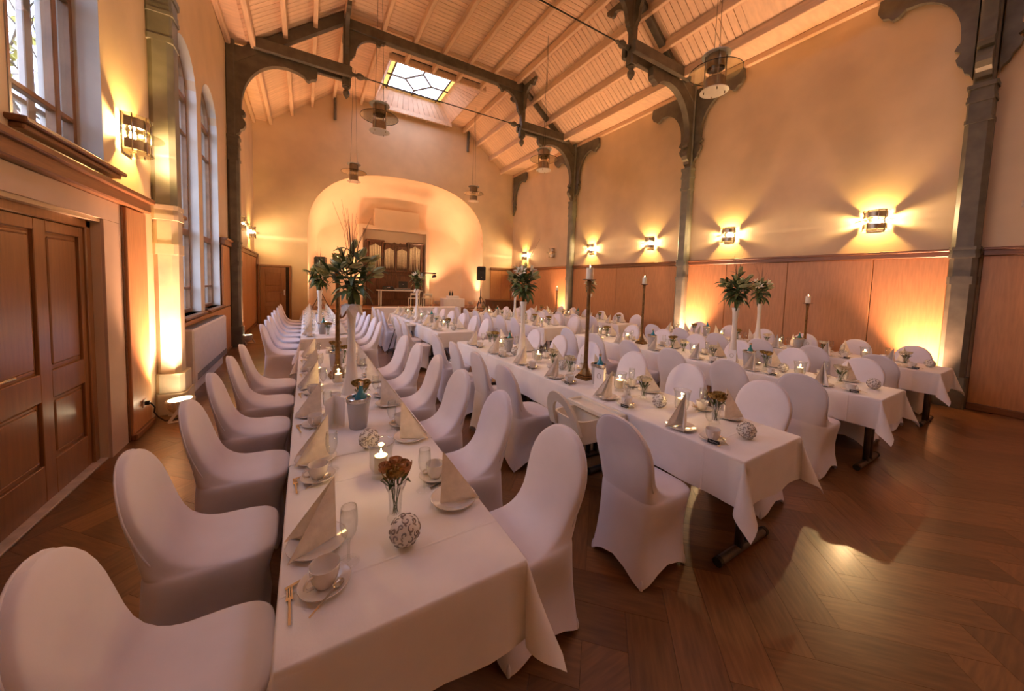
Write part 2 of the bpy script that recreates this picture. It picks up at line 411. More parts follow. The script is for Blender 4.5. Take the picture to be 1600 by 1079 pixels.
# ---- wainscot panels, rails, baseboards
def panels(parent,x0,x1,cuts,z0,z1):
    for a,b in zip(cuts,cuts[1:]):
        MB().cbox(x0,x1,a+.004,b-.004,z0,z1,.006).build('wall_panel',M['panel'],parent)
    MB().box(*((x0,x0+.02) if x0==XL else (x1-.02,x1)),cuts[0],cuts[-1],z0,z1).build('panel_backing',M['dark'],parent)
for cuts in ([-3.55,-2.4,-1.2,-.1,.93],[1.24,2.1,3.39,4.63,5.62],[5.88,7.0,8.1,9.2,10.25],[10.52,11.7,12.9,14.1,YE-.01]):
    panels(wr,XR-.045,XR,cuts,.10,2.33)
k=0
def trim(mb,m='rail',lab='brown moulded wood rail along the wall'):
    global k; k+=1
    return struct(mb.build('trim_%d'%k,M[m]),lab)
def rail_r(a,b):
    mb=MB().cbox(XR-.085,XR,a,b,2.33,2.43,.012); mb.cbox(XR-.115,XR,a,b,2.415,2.455,.008); trim(mb)
for a,b in ((-3.55,.93),(1.24,5.62),(5.88,10.25),(10.52,YE-.01)):
    rail_r(a,b)
MB0=MB()
for a,b in ((-3.55,.93),(1.24,5.62),(5.88,10.25),(10.52,YE-.01)): MB0.cbox(XR-.07,XR,a,b,0,.10,.008)
struct(MB0.build('baseboard_right',M['rail']),'brown baseboard under the wainscot')
# left wall
panels(wl,XL,XL+.05,[4.80,5.29],.06,2.30)
MB().cbox(XL,XL+.03,4.775,4.80,0,2.3,.004).build('panel_edge_strip',M['rail'],wl)
panels(wl,XL,XL+.05,[6.02,6.48],1.0,2.30)
panels(wl,XL,XL+.05,[9.32,10.08],1.0,2.30)
panels(wl,XL,XL+.05,[6.02,7.35,8.70,10.08],.06,.98)
panels(wl,XL,XL+.05,[10.42,11.55,12.7,13.85,YE-.02],.10,2.33)
def rail_l(a,b):
    mb=MB().cbox(XL,XL+.09,a,b,2.31,2.42,.012); mb.cbox(XL,XL+.125,a,b,2.41,2.46,.008); trim(mb)
rail_l(-3.55,5.30); rail_l(6.05,6.50); rail_l(9.32,10.08); rail_l(10.42,YE-.01)
mb=MB()
for a,b in ((-3.55,1.8),(4.80,5.29),(6.02,10.08),(10.42,YE-.01)): mb.cbox(XL,XL+.075,a,b,0,.06,.008)
struct(mb.build('baseboard_left',M['rail']),'low brown baseboard along the window wall')
# plaster surround of the big door
mb=MB(); mb.box(XL+.001,XL+.02,4.462,4.772,0,2.128); mb.box(XL+.001,XL+.02,1.5,4.772,2.13,2.305); mb.box(-1.584,XL+.021,4.442,4.46,0,2.128)
mb.build('door_surround',M['surround'],wl)
# end wall wainscot at the right corner
for a,b in ((7.62,8.2),(8.21,8.74)): MB().cbox(a,b,YE-.045,YE,.1,2.33,.006).build('wall_panel',M['panel'],we)
MB().cbox(7.60,8.72,YE-.10,YE,2.33,2.45,.01).build('panel_rail',M['rail'],we)
mb=MB().cbox(-.40,.06,YE-.03,YE,0,.1,.006); mb.cbox(7.22,8.72,YE-.055,YE,0,.1,.006)
struct(mb.build('baseboard_end',M['rail']),'brown baseboard on the end wall')

# ---- windows
def window(n,a,b,zb,zs,ri,xf,mulls,transoms,lab):
    fn=arc(a,b,zs,ri); root=struct(empty('window_%d'%n,(xf,(a+b)/2,zb)),lab)
    yc=(a+b)/2
    def arcpts(off,m=16): 
        a2,b2=a+off,b-off; f2=arc(a2,b2,zs,ri-off); return [(a2+(b2-a2)*i/m,f2(a2+(b2-a2)*i/m)) for i in range(m+1)]
    def frame(x0,x1,t,mt,name,par):
        o=[(a,zb)]+arcpts(0)+[(b,zb)]; q=[(a+t,zb+t)]+arcpts(t)+[(b-t,zb+t)]
        mb=MB(); rows=[[(x,y,z) for y,z in pl] for x,pl in ((x0,o),(x1,o),(x1,q),(x0,q),(x0,o))]
        mb.grid([r+[r[0]] for r in rows])
        ob=mb.build(name,M[mt],par); ob.location=(-xf,-yc,-zb); return ob
    fr=frame(xf-.03,xf+.03,.06,'winframe','window_frame',root)
    fo=frame(xf-.14,xf-.10,.09,'outerframe','outer_frame',root)
    for m in mulls:
        MB().cbox(xf-.025,xf+.035,m-.03,m+.03,zb+.05,fn(m)-.04,.006).build('mullion',M['winframe'],root,loc=(-xf,-yc,-zb))
        MB().cbox(xf-.14,xf-.10,m-.05,m+.05,zb+.05,fn(m)-.06,.006).build('outer_mullion',M['outerframe'],root,loc=(-xf,-yc,-zb))
    for t,h in transoms:
        MB().cbox(xf-.02,xf+.03,a+.05,b-.05,t-h/2,t+h/2,.005).build('transom',M['winframe'],root,loc=(-xf,-yc,-zb))
        MB().cbox(xf-.135,xf-.105,a+.05,b-.05,t-h/2,t+h/2,.005).build('outer_transom',M['outerframe'],root,loc=(-xf,-yc,-zb))
    ys=[a+.04]+list(mulls)+[b-.04]; zs_=[zb+.04]+[t for t,h in transoms]
    for y0,y1 in zip(ys,ys[1:]):
        for z0,z1 in zip(zs_,zs_[1:]+[None]):
            if z1 is None:
                top=[(y0+(y1-y0)*i/6,fn(y0+(y1-y0)*i/6)-.03) for i in range(7)]
                poly=[(y1,z0),(y0,z0)]+top
            else: poly=[(y1,z0),(y0,z0),(y0,z1),(y1,z1)]
            MB().prism(poly,xf-.002,xf+.002,'yz').build('pane',M['winglass'],root,loc=(-xf,-yc,-zb))
    return root
w1=window(1,*WINS[0],-1.71,[3.75,4.29],[(2.93,.04),(3.9,.05)],'tall brown-framed window above the big door')
w2=window(2,*WINS[1],-1.685,[7.125],[(1.45,.035),(2.35,.10),(3.9,.035),(4.45,.09)],'arched brown-framed window nearer the door')
w3=window(3,*WINS[2],-1.685,[8.64],[(1.45,.035),(2.35,.10),(3.9,.035),(4.45,.09)],'arched brown-framed window farther from the door')
window(7,*WINS[3],-1.71,[2.29,2.76],[(2.93,.04),(3.9,.05)],'added out-of-view daylight window above the near half of the big door')  # unseen window, added for cool daylight from high left
mb=MB().cbox(-1.72,-1.44,3.36,4.74,2.565,2.60,.008); mb.cbox(-1.55,-1.47,3.40,4.70,2.53,2.566,.006)
ob=mb.build('window_sill',M['rail'],w1); ob.matrix_parent_inverse=Matrix.Translation(-w1.location)
for r,a,b in ((w2,6.5,7.75),(w3,8.0,9.28)):
    ob=MB().cbox(-1.72,-1.44,a-.02,b+.02,1.01,1.05,.008).build('window_sill',M['rail'],r); ob.matrix_parent_inverse=Matrix.Translation(-r.location)
    ob=MB().cbox(-1.60,-1.52,a+.05,a+.2,1.05,1.075,.006).build('sill_latch',M['blackp'],r); ob.matrix_parent_inverse=Matrix.Translation(-r.location)

# ---- doors
def leaf(parent,x,y0,y1,z1,pan,name,flip=1,ax='y'):
    # door leaf with raised panels; pan: list of (u0,u1,z0,z1)
    us=sorted({y0,y1}|{p[0] for p in pan}|{p[1] for p in pan}); zs=sorted({.01,z1}|{p[2] for p in pan}|{p[3] for p in pan})
    def bx(u0,u1,z0_,z1_,d0,d1,c=.004):
        mb=MB()
        if ax=='y': mb.cbox(x+flip*d0,x+flip*d1,u0,u1,z0_,z1_,c)
        else: mb.cbox(u0,u1,x+flip*d0,x+flip*d1,z0_,z1_,c)
        return mb
    body=bx(y0,y1,.01,z1,-.03,.0).build(name,M['door'],parent)
    # stiles and rails as strips between panels
    mb=MB()
    cols=sorted({(p[0],p[1]) for p in pan}); rws=sorted({(p[2],p[3]) for p in pan})
    e=[y0]+[v for c in cols for v in c]+[y1]; g=[.01]+[v for r in rws for v in r]+[z1]
    for i in range(0,len(e),2):
        q=bx(e[i],e[i+1],.01,z1,-.002,.022,.004); mb.add(q.v,q.f)
    for j in range(0,len(g),2):
        for c0,c1 in cols:
            q=bx(c0,c1,g[j],g[j+1],-.002,.022,.004); mb.add(q.v,q.f)
    mb.build('door_frame_rail',M['door'],body)
    for (u0,u1,a,b) in pan:
        q=bx(u0+.035,u1-.035,a+.035,b-.035,-.002,.014,.012); q2=bx(u0+.015,u1-.015,a+.015,b-.015,-.002,.006,.004); q.add(q2.v,q2.f)
        q.build('door_panel',M['door'],body)
    return body
d1=struct(empty('door_1',(-1.6,3.17,0)),'large brown double door with raised panels'); d1.location=(0,0,0)
PZ=((.28,.74),(.94,1.95))
leaf(d1,-1.625,3.175,4.36,2.03,[(a,b,z0,z1) for a,b in ((3.29,3.74),(3.87,4.30)) for z0,z1 in PZ],'door_leaf')
leaf(d1,-1.625,1.98,3.165,2.03,[(a,b,z0,z1) for a,b in ((2.05,2.48),(2.61,3.05)) for z0,z1 in PZ],'door_leaf')
mb=MB().cbox(-1.66,-1.585,4.36,4.44,0,2.1,.008); mb.cbox(-1.66,-1.585,1.9,1.98,0,2.1,.008); mb.cbox(-1.66,-1.585,1.9,4.44,2.035,2.12,.008); mb.build('door_case',M['door'],d1)
mb=MB().tube([(-1.60,3.24,1.0),(-1.55,3.24,1.0)],.011); mb.tube([(-1.55,3.235,1.0),(-1.55,3.30,1.003),(-1.552,3.375,.998)],.009); mb.box(-1.606,-1.598,3.22,3.26,.9,1.08); mb.build('door_handle',M['steel'],d1,40)
MB().cbox(-1.66,-1.535,1.9,4.44,-.004,.012,.004).build('threshold',M['socket'],d1)
d2=struct(empty('door_2'),'smaller brown panelled door in the end wall')
leaf(d2,YE-.03,-1.37,-.62,2.0,[(-1.24,-.76,.2,.62),(-1.24,-.76,.75,1.17),(-1.24,-.76,1.32,1.82)],'door_leaf',-1,'x')
mb=MB().cbox(-1.45,-1.38,YE-.07,YE,0,2.08,.008); mb.cbox(-.52,-.45,YE-.07,YE,0,2.08,.008); mb.cbox(-1.45,-.45,YE-.07,YE,2.02,2.09,.008); mb.build('door_case',M['door'],d2)
MB().box(-.62,-.52,YE-.035,YE-.002,0,2.02).build('door_shadow_gap',M['dark'],d2)
mb=MB().tube([(-.66,YE-.05,1.12),(-.66,YE-.09,1.12)],.01); mb.tube([(-.66,YE-.09,1.12),(-.78,YE-.09,1.12)],.009); mb.box(-.68,-.64,YE-.06,YE-.05,1.02,1.22); mb.build('door_handle',M['steel'],d2,40)

# ---- ceiling: backing slab, boards, purlins, skylights
SKY=[(11.45,14.72,2.25,5.38),(1.9,5.1,2.25,5.38),(-2.9,.3,2.25,5.38)]  # first is the seen skylight; the others are added out of view for top light
mb=MB()
for (a,za),(b,zb_) in zip(PROFILE,PROFILE[1:]):
    if za==zb_==ZF:
        ys=[YB]
        for y0,y1,x0,x1 in sorted(SKY):
            mb.box(a,b,ys[-1],y0,ZF+.03,ZF+.12); mb.box(a,x0,y0,y1,ZF+.03,ZF+.12); mb.box(x1,b,y0,y1,ZF+.03,ZF+.12); ys.append(y1)
        mb.box(a,b,ys[-1],YE+.1,ZF+.03,ZF+.12)
    else:
        mb.add(*hexa([(a,YB,za+.03),(b,YB,zb_+.03),(b,YE+.1,zb_+.03),(a,YE+.1,za+.03),(a,YB,za+.15),(b,YB,zb_+.15),(b,YE+.1,zb_+.15),(a,YE+.1,za+.15)]))
ce=struct(mb.build('ceiling',M['dark']),'pale boarded ceiling with two slopes and flat middle')
BW=.145; Y0B=YE-75*BW
def boardmesh(a,za,b,zb_,w):
    L=math.hypot(b-a,zb_-za); return MB().cbox(0,L,.005,w-.005,0,.028,.004).mesh('ceiling_board',M['board'])
for (a,za),(b,zb_) in zip(PROFILE,PROFILE[1:]):
    tilt=-math.atan2(zb_-za,b-a); me=boardmesh(a,za,b,zb_,BW)
    flat=(za==zb_==ZF)
    if flat:
        y0,y1,x0,x1=SKY[0]; meL=boardmesh(a,za,x0,zb_,BW); meR=boardmesh(x1,za,b,zb_,BW)
    soff=(za==zb_==EAVE)
    if soff:
        MB().box(a,b,YB,YE,EAVE,EAVE+.03).build('eave_soffit',M['board'],ce); continue
    for i in range(75):
        y=Y0B+i*BW
        if flat and y1>y>y0-BW:
            link('ceiling_board',meL,ce,(a,y,za),(0,tilt,0)); link('ceiling_board',meR,ce,(x1,y,za),(0,tilt,0))
        else: link('ceiling_board',me,ce,(a,y,za),(0,tilt,0))
    if flat:
        mb=MB(); ys=[YB]
        for y0,y1,x0,x1 in sorted(SKY)[:2]:
            mb.box(a,b,ys[-1],y0,ZF,ZF+.028); mb.box(a,x0,y0,y1,ZF,ZF+.028); mb.box(x1,b,y0,y1,ZF,ZF+.028); ys.append(y1)
        if ys[-1]<Y0B: mb.box(a,b,ys[-1],Y0B,ZF,ZF+.028)
    else: mb=MB().add(*hexa([(a,YB,za),(b,YB,zb_),(b,Y0B,zb_),(a,Y0B,za),(a,YB,za+.03),(b,YB,zb_+.03),(b,Y0B,zb_+.03),(a,Y0B,za+.03)]))
    mb.build('ceiling_lining',M['board'],ce)
# purlins (bottom edges measured against the trusses)
for x in (1.84,2.69,3.55,4.38,5.235):
    segs=[(YB,YE)]
    if 2.25<x<5.38:
        segs=[]; y=YB
        for y0,y1,_,_ in sorted(SKY): segs.append((y,y0)); y=y1
        segs.append((y,YE))
    for a,b in segs: MB().cbox(x-.05,x+.05,a,b,ZF-.17,ZF+.01,.012).build('purlin',M['purlin'],ce)
for x,z in ((-1.01,6.88),(-.39,7.34),(.23,7.82),(.93,8.30),(6.07,8.30),(6.74,7.87),(7.415,7.37),(8.03,6.88)):
    MB().cbox(x-.05,x+.05,YB,YE,z,z+.22,.012).build('purlin',M['purlin'],ce)
for x,s in ((XL,1),(XR,-1)):
    MB().cbox(x,x+s*.10,YB,YE,EAVE-.14,EAVE,.02).build('eave_moulding',M['purlin'],ce)
# skylights
def skylight(n,y0,y1,x0,x1):
    r=struct(empty('window_%d'%n,((x0+x1)/2,(y0+y1)/2,ZF)),'frosted skylight with lead bars and yellow border panes')
    inv=Matrix.Translation(-r.location)
    def add(mb,name,m,sm=False):
        o=mb.build(name,M[m],r,sm); o.matrix_parent_inverse=inv; return o
    gx0,gx1,gy0,gy1,gz=x0+.28,x1-.55,y0+1.15,y1-.12,ZF+.62
    lo=[(x0,y0,ZF-.02),(x1,y0,ZF-.02),(x1,y1,ZF-.02),(x0,y1,ZF-.02)]; hi=[(gx0,gy0,gz),(gx1,gy0,gz),(gx1,gy1,gz),(gx0,gy1,gz)]
    cc=[(x0+x1)/2,(y0+y1)/2]
    lo2=[(p[0]+(.03 if p[0]>cc[0] else -.03),p[1]+(.03 if p[1]>cc[1] else -.03),p[2]) for p in lo]; hi2=[(p[0]+(.05 if p[0]>cc[0] else -.05),p[1]+(.05 if p[1]>cc[1] else -.05),p[2]+.03) for p in hi]
    add(MB().add(lo2+hi2,[(0,1,5,4),(1,2,6,5),(2,3,7,6),(3,0,4,7)]),'shaft_backing','purlin')
    for q in range(4):      # boarded sides of the shaft
        p=(q+1)%4; n_=14
        for i in range(n_):
            t0,t1=i/n_+.002,(i+1)/n_-.002
            A=[Vector(lo[q]).lerp(Vector(lo[p]),t) for t in (t0,t1)]; B=[Vector(hi[q]).lerp(Vector(hi[p]),t) for t in (t1,t0)]
            nrm=(A[1]-A[0]).cross(B[0]-A[0]).normalized()*-.02
            vs=A+B; add(MB().add(vs+[v+nrm for v in vs],[(0,1,2,3),(7,6,5,4),(0,4,5,1),(1,5,6,2),(2,6,7,3),(3,7,4,0)]),'shaft_board','board')
    for a,b,c,d in ((x0-.06,x1+.06,y0-.06,y0+.02),(x0-.06,x1+.06,y1-.02,y1+.06)): add(MB().cbox(a,b,c,d,ZF-.17,ZF+.02,.01),'trimmer','purlin')
    bw=.17
    add(MB().box(gx0+bw,gx1-bw,gy0+bw*.7,gy1-bw*.7,gz-.005,gz+.005),'pane','skypane')
    for a,b,c,d in ((gx0,gx0+bw,gy0,gy1),(gx1-bw,gx1,gy0,gy1),(gx0+bw,gx1-bw,gy0,gy0+bw*.7),(gx0+bw,gx1-bw,gy1-bw*.7,gy1)): add(MB().box(a,b,c,d,gz-.005,gz+.005),'border_pane','yellowpane')
    def bar_(p,q): add(MB().tube([(*p,gz-.02),(*q,gz-.02)],.034,6),'lead_bar','leadcame')
    xa,xb,ya,yb=gx0+bw,gx1-bw,gy0+bw*.7,gy1-bw*.7; xm,ym=(xa+xb)/2,(ya+yb)/2; dx=(xb-xa)/4
    for p,q in (((gx0,ya),(gx1,ya)),((gx0,yb),(gx1,yb)),((xa,gy0),(xa,gy1)),((xb,gy0),(xb,gy1)),((gx0,ym),(xa+dx,ym)),((xb-dx,ym),(gx1,ym)),((xm,gy0),(xm,ya+.25)),((xm,yb-.25),(xm,gy1)),((xa+dx,ym),(xm,ya+.25)),((xm,ya+.25),(xb-dx,ym)),((xb-dx,ym),(xm,yb-.25)),((xm,yb-.25),(xa+dx,ym))): bar_(p,q)
for i,(y0,y1,x0,x1) in enumerate(SKY): skylight(4+i,y0,y1,x0,x1)  # all but the first are unseen, added to throw cool light on the tables
# ================================================================== ROOF TRUSSES
def smooth_arc(c,r,a0,a1,n=14,rz=None):
    rz=rz or r
    return [(c[0]+r*cos(a0+(a1-a0)*i/n),c[1]+rz*sin(a0+(a1-a0)*i/n)) for i in range(n+1)]
# wall-to-hammer-beam brace: u = distance from the wall, z
BRACE=[(.16,4.84),(.18,4.92),(.23,4.95),(.25,5.02),(.31,5.06),(.345,5.14),(.345,5.22),(.29,5.30),(.27,5.34),(.33,5.36),(.345,5.42),(.31,5.47),(.27,5.48)]+\
      smooth_arc((1.13,5.55),.86,PI*.985,PI*.56,12,1.13)+[(1.16,6.69),(1.38,6.66),(1.52,6.60),(1.57,6.53),(1.62,6.52),(1.68,6.58),(1.76,6.60),(1.80,6.68),(1.80,6.87),(.16,6.87)]
COLBR=[(.08,7.30),(.10,7.38),(.14,7.40),(.15,7.46),(.19,7.48),(.20,7.54)]+smooth_arc((.72,7.55),.50,PI,PI*.55,9,.48)+[(.72,8.02),(.76,7.95),(.82,7.95),(.86,8.02),(.94,8.04),(.97,8.12),(.08,8.12)]
LONGW=[(.12,5.0),(.15,5.08),(.2,5.12),(.22,5.2),(.28,5.28),(.30,5.36),(.25,5.45),(.32,5.50),(.30,5.56),(.27,5.6)]+smooth_arc((.86,5.7),.59,PI,PI*.56,10,.80)+[(.9,6.50),(.98,6.42),(1.05,6.40),(1.10,6.47),(1.18,6.50),(1.24,6.62),(1.22,6.82),(.12,6.82)]
LONGH=[(.07,7.45),(.1,7.5),(.12,7.56),(.16,7.58),(.17,7.65)]+smooth_arc((.55,7.65),.38,PI,PI*.55,8,.52)+[(.55,8.16),(.6,8.1),(.66,8.1),(.7,8.18),(.78,8.2),(.80,8.30),(.07,8.30)]
def octa(mb,x,y,hx,hy,c,z0,z1):
    p=[(-hx,-hy+c),(-hx+c,-hy),(hx-c,-hy),(hx,-hy+c),(hx,hy-c),(hx-c,hy),(-hx+c,hy),(-hx,hy-c)]
    return mb.prism([(x+a,y+b) for a,b in p][::-1],z0,z1,'xy')
def half_truss(root,Y,side,post_mat,full=True,longw=True,lower=None):
    wx=XL if side>0 else XR
    X=lambda u: wx+side*u
    def poly(pts,d): return [(X(u),z) for u,z in pts][::(1 if side<0 else -1)]
    # wall post: base, chamfered shaft, capital mouldings, upper square shaft
    px=X(.11)
    m=post_mat
    big=lower=='stone'
    octa(MB(),px,Y,.11,.135,.05,.48,2.30).build('lower_shaft',M[lower or m],root)
    octa(MB(),px,Y,.11,.135,.05,2.47,4.30).build('upper_shaft',M[m],root)
    if big:
        octa(MB(),X(.14),Y,.14,.20,.03,0,.25).build('post_base',M['stone'],root); octa(MB(),X(.13),Y,.13,.175,.04,.255,.48).build('post_base',M['stone'],root)
    else: octa(MB(),X(.12),Y,.12,.16,.02,0,.48).build('post_base',M[m],root)
    for z0,z1,e in ((1.90,2.02,.006),(2.30,2.36,.012),(2.36,2.42,.004),(2.42,2.47,.012)): octa(MB(),X(.11+e/2),Y,.111+e/2,.136+e,.035,z0,z1).build('post_band',M[lower or m],root)
    mb=MB()
    for z0,z1,e in ((4.30,4.36,.012),(4.36,4.60,.0),(4.60,4.64,.015),(4.64,4.70,.008),(4.70,4.80,.0),(4.80,4.86,.018)): octa(MB(),X(.11+e/2),Y,.11+e/2,.125+e,.02,z0,z1).build('capital_moulding',M[m],root)
    MB().cbox(min(X(0),X(.16)),max(X(0),X(.16)),Y-.10,Y+.10,4.86,EAVE,.02).build('post_head',M[m],root)
    MB().prism(poly(BRACE,0),Y-.075,Y+.075).build('curved_brace',M['timber'],root)
    MB().bar((X(.12),Y,6.58),(X(2.42),Y,8.36),.17,.22,(0,0,1)).build('rafter',M['timber'],root)
    for d in (-.145,.145):
        MB().cbox(min(X(.52),X(2.58)),max(X(.52),X(2.58)),Y+d-.055,Y+d+.055,6.87,7.13,.015).build('hammer_beam',M['timber'],root)
    hx=X(2.46)
    mb=MB().cbox(hx-.08,hx+.08,Y-.08,Y+.08,6.80,8.45,.02); mb.build('hammer_post',M['timber'],root)
    mb=MB(); octa(mb,hx,Y,.10,.10,.03,6.68,6.87); mb.lathe([(.075,6.68),(.085,6.65),(.06,6.62),(.045,6.60),(.075,6.56),(.085,6.52),(.075,6.46),(.04,6.41),(.012,6.37),(.001,6.36)],8,(hx,Y,0))
    mb.build('pendant_finial',M['timber'],root)
    s=side
    MB().prism([(hx+s*u,z) for u,z in COLBR][::(-1 if s>0 else 1)],Y-.05,Y+.05).build('collar_bracket',M['timber'],root)
    for d in (1,-1):
        MB().prism([(Y+d*v,z) for v,z in LONGH][::d],hx-.045,hx+.045,'yz').build('plate_bracket',M['timber'],root)
        if longw: MB().prism([(Y+d*v,z) for v,z in LONGW][::d],min(X(.03),X(.12)),max(X(.03),X(.12)),'yz').build('wall_bracket',M['timber'],root)
    # turned end knob of the tie rod
    mb=MB(); prof=[(.001,0),(.05,0),(.06,.03),(.045,.06),(.04,.10),(.075,.14),(.085,.19),(.06,.24),(.03,.27),(.045,.29),(.03,.32),(.015,.36),(.001,.36)]
    q=MB().lathe(prof,10); mb.add([(hx+s*(.10+z*1.25),Y+y,7.03+x) for x,y,z in q.v],q.f)
    mb.build('rod_knob',M['timber'],root)
TR=[(1.09,'dark timber roof truss nearest the viewer, over the near right post'),(5.74,'dark timber hammer-beam roof truss in the middle of the hall'),(10.38,'dark timber hammer-beam roof truss in front of the stage')]
for Y,lab in TR:
    t=empty('roof_truss',(0,0,0),0,lab,'roof truss','roof trusses')
    half_truss(t,Y,1,'postp' if Y<9 else 'timber',longw=False,lower='stone' if 4<Y<9 else None)
    half_truss(t,Y,-1,'postp' if Y>4 else 'timber',longw=True)
    MB().cbox(XL+2.46,XR-2.46,Y-.09,Y+.09,8.10,8.36,.015).build('collar_beam',M['timber'],t)
    MB().tube([(XL+3.0,Y,7.03),(XR-3.0,Y,7.03)],.014,8).build('tie_rod',M['iron'],t)
# brackets on the end wall
t=tag(MB().prism([(YE-v,z) for v,z in LONGW],XR-.12,XR-.02,'yz').build('corner_bracket',M['timber']),'dark carved timber bracket high in the corner beside the stage wall','bracket')
for hx,lab in ((.96,'dark timber corbel post high on the end wall, over the stage arch crown left'),(6.30,'dark timber corbel post high on the end wall, near the sloping right ceiling')):
    o=MB().cbox(hx-.05,hx+.05,YE-.10,YE,7.55,8.40,.02); o.cbox(hx-.04,hx+.04,YE-.16,YE-.1,8.1,8.5,.02); o.cbox(hx-.045,hx+.045,YE-.13,YE-.1,7.9,8.0,.01)
    tag(o.build('wall_corbel',M['timber']),lab,'corbel','end wall corbels')
# ================================================================== LAMPS
def cyl_band(mb,r,z0,z1,n=24,a0=0,a1=2*PI,t=.006):
    mb.lathe([(r,z0),(r,z1),(r-t,z1),(r-t,z0),(r,z0)],n,(0,0,0),a0,a1)
# pendant lamp (origin at its middle)
def pend_proto():
    up=MB(); cyl_band(up,.14,.07,.27); lo=MB(); cyl_band(lo,.14,-.27,-.08)
    disc=MB().lathe([(.14,-.005),(.385,-.005),(.39,0),(.385,.005),(.14,.005)],40)
    rim=MB(); rim.tube([(.388*cos(2*PI*i/48),.388*sin(2*PI*i/48),0) for i in range(49)],.006,6,False)
    tp=MB().lathe([(.11,.275),(.21,.275),(.21,.287),(.11,.287),(.11,.275)],32); bt=MB().lathe([(.001,-.287),(.21,-.287),(.21,-.275),(.001,-.275)],32)
    inn=MB().lathe([(.001,-.075),(.07,-.075),(.09,-.04),(.09,.04),(.07,.06),(.001,.06)],20)
    parts=[P('upper_band',up.mesh('upper_band',M['brushed'],40)),P('lower_band',lo.mesh('lower_band',M['brushed'],40)),
           P('glass_disc',disc.mesh('glass_disc',M['lampglass'],40),(0,0,.02),(0,0,0),[('rim',rim.mesh('rim',M['iron'],True),(0,0,0),(0,0,0))]),
           P('top_plate',tp.mesh('top_plate',M['frost'],40)),P('bottom_plate',bt.mesh('bottom_plate',M['china'],40)),P('lens_glass',inn.mesh('lens_glass',M['lampglass'],40))]
    rod=MB().tube([(0,0,-.32),(0,0,.35)],.009,8).mesh('rod',M['brushed'],True)
    for i in range(4):
        a=PI/4+i*PI/2; parts.append(P('rod',rod,(.155*cos(a),.155*sin(a),0)))
    return parts
PEND=pend_proto()
for x,y,lab in ((1.40,8.28,'round steel pendant lamp with glass disc, largest one below the tie rod'),(1.39,12.9,'small steel pendant lamp hanging in front of the stage arch crown, left'),
                (5.74,12.92,'small steel pendant lamp near the right shoulder of the stage arch'),(5.79,8.24,'steel pendant lamp beside the middle right wall post'),(5.74,3.43,'large steel pendant lamp in front of the middle right post bracket')):
    z=5.20; wires=[]
    for dx,dy in ((.11,.11),(-.11,-.11)):
        wires.append(P('suspension_wire',MB().tube([(dx,dy,.34),(dx*.3,dy*.3,ZF-z)],.004,5).mesh('suspension_wire',M['iron'],True)))
    place((None,PEND+wires),'pendant_lamp',(x,y,z),0,lab,'lamp','pendant lamps')
# wall sconce (origin on the wall, +x pointing into the room)
def half(mb,r,z0,z1,t=.005): mb.lathe([(r,z0),(r,z1),(r-t,z1),(r-t,z0),(r,z0)],18,(.015,0,0),-PI/2*.92,PI/2*.92)
def hdisc(r,z,t=.006): return MB().lathe([(.001,z),(r,z),(r,z+t),(.001,z+t)],20,(.01,0,0),-PI/2,PI/2)
def sconce_proto(lit=True):
    bp=MB().cbox(0,.012,-.11,.11,-.19,.19,.003); a=MB();half(a,.155,.06,.15); b=MB();half(b,.155,-.15,-.06)
    parts=[P('back_plate',bp.mesh('back_plate',M['steel'])),P('upper_band',a.mesh('upper_band',M['brushed'],40)),P('lower_band',b.mesh('lower_band',M['brushed'],40))]
    for r,z in ((.19,.165),(.17,.05),(.27,-.005),(.17,-.06),(.19,-.172)): parts.append(P('glass_disc',hdisc(r,z).mesh('glass_disc',M['lampglass'],40)))
    rod=MB().tube([(0,0,-.185),(0,0,.185)],.006,6).mesh('rod',M['steel'],True)
    for an in (-1.1,-.4,.4,1.1): parts.append(P('rod',rod,(.015+.165*cos(an),.165*sin(an),0)))
    if lit: parts.append(P('bulb',MB().lathe([(.001,-.045),(.02,-.04),(.028,0),(.02,.04),(.001,.045)],10,(.05,0,0)).mesh('bulb',M['bulb'],True)))
    else: parts.append(P('bulb',MB().lathe([(.001,-.045),(.02,-.04),(.028,0),(.02,.04),(.001,.045)],10,(.05,0,0)).mesh('bulb',M['lampglass'],True)))
    return (None,parts)
SL=sconce_proto(True); SU=sconce_proto(False)
def sconce(x,y,z,rz,lab,lit=True):
    r=place(SL if lit else SU,'wall_sconce',(x,y,z),rz,lab,'lamp','wall sconces')
    if lit:
        ld=bpy.data.lights.new('sconce_light','POINT'); ld.energy=SCONCE_W; ld.color=WARM; ld.shadow_soft_size=.025
        lo=bpy.data.objects.new('sconce_light',ld); COL.objects.link(lo); lo.parent=r; lo.location=(.11,0,0)
    return r
for y,lab,lit in ((2.13,'glowing half-round steel wall sconce closest to the near right post',1),(4.64,'glowing half-round wall sconce behind the tall dry stems of the third row',1),(6.87,'glowing wall sconce just beyond the middle right wall post',1),(9.34,'glowing wall sconce above the tall candle, before the far right post',1),(13.7,'glowing wall sconce in the far right corner behind the lilies',1),(11.62,'unlit half-round wall sconce beyond the far right post',0)):
    sconce(XR,y,3.02,PI,lab,lit)
sconce(XL,5.02,3.03,0,'large glowing wall sconce between the left window and the post')
sconce(XL,11.6,3.05,0,'glowing wall sconce just behind the dark left post')
sconce(XL,13.7,3.05,0,'glowing wall sconce above the wainscot near the end wall door')

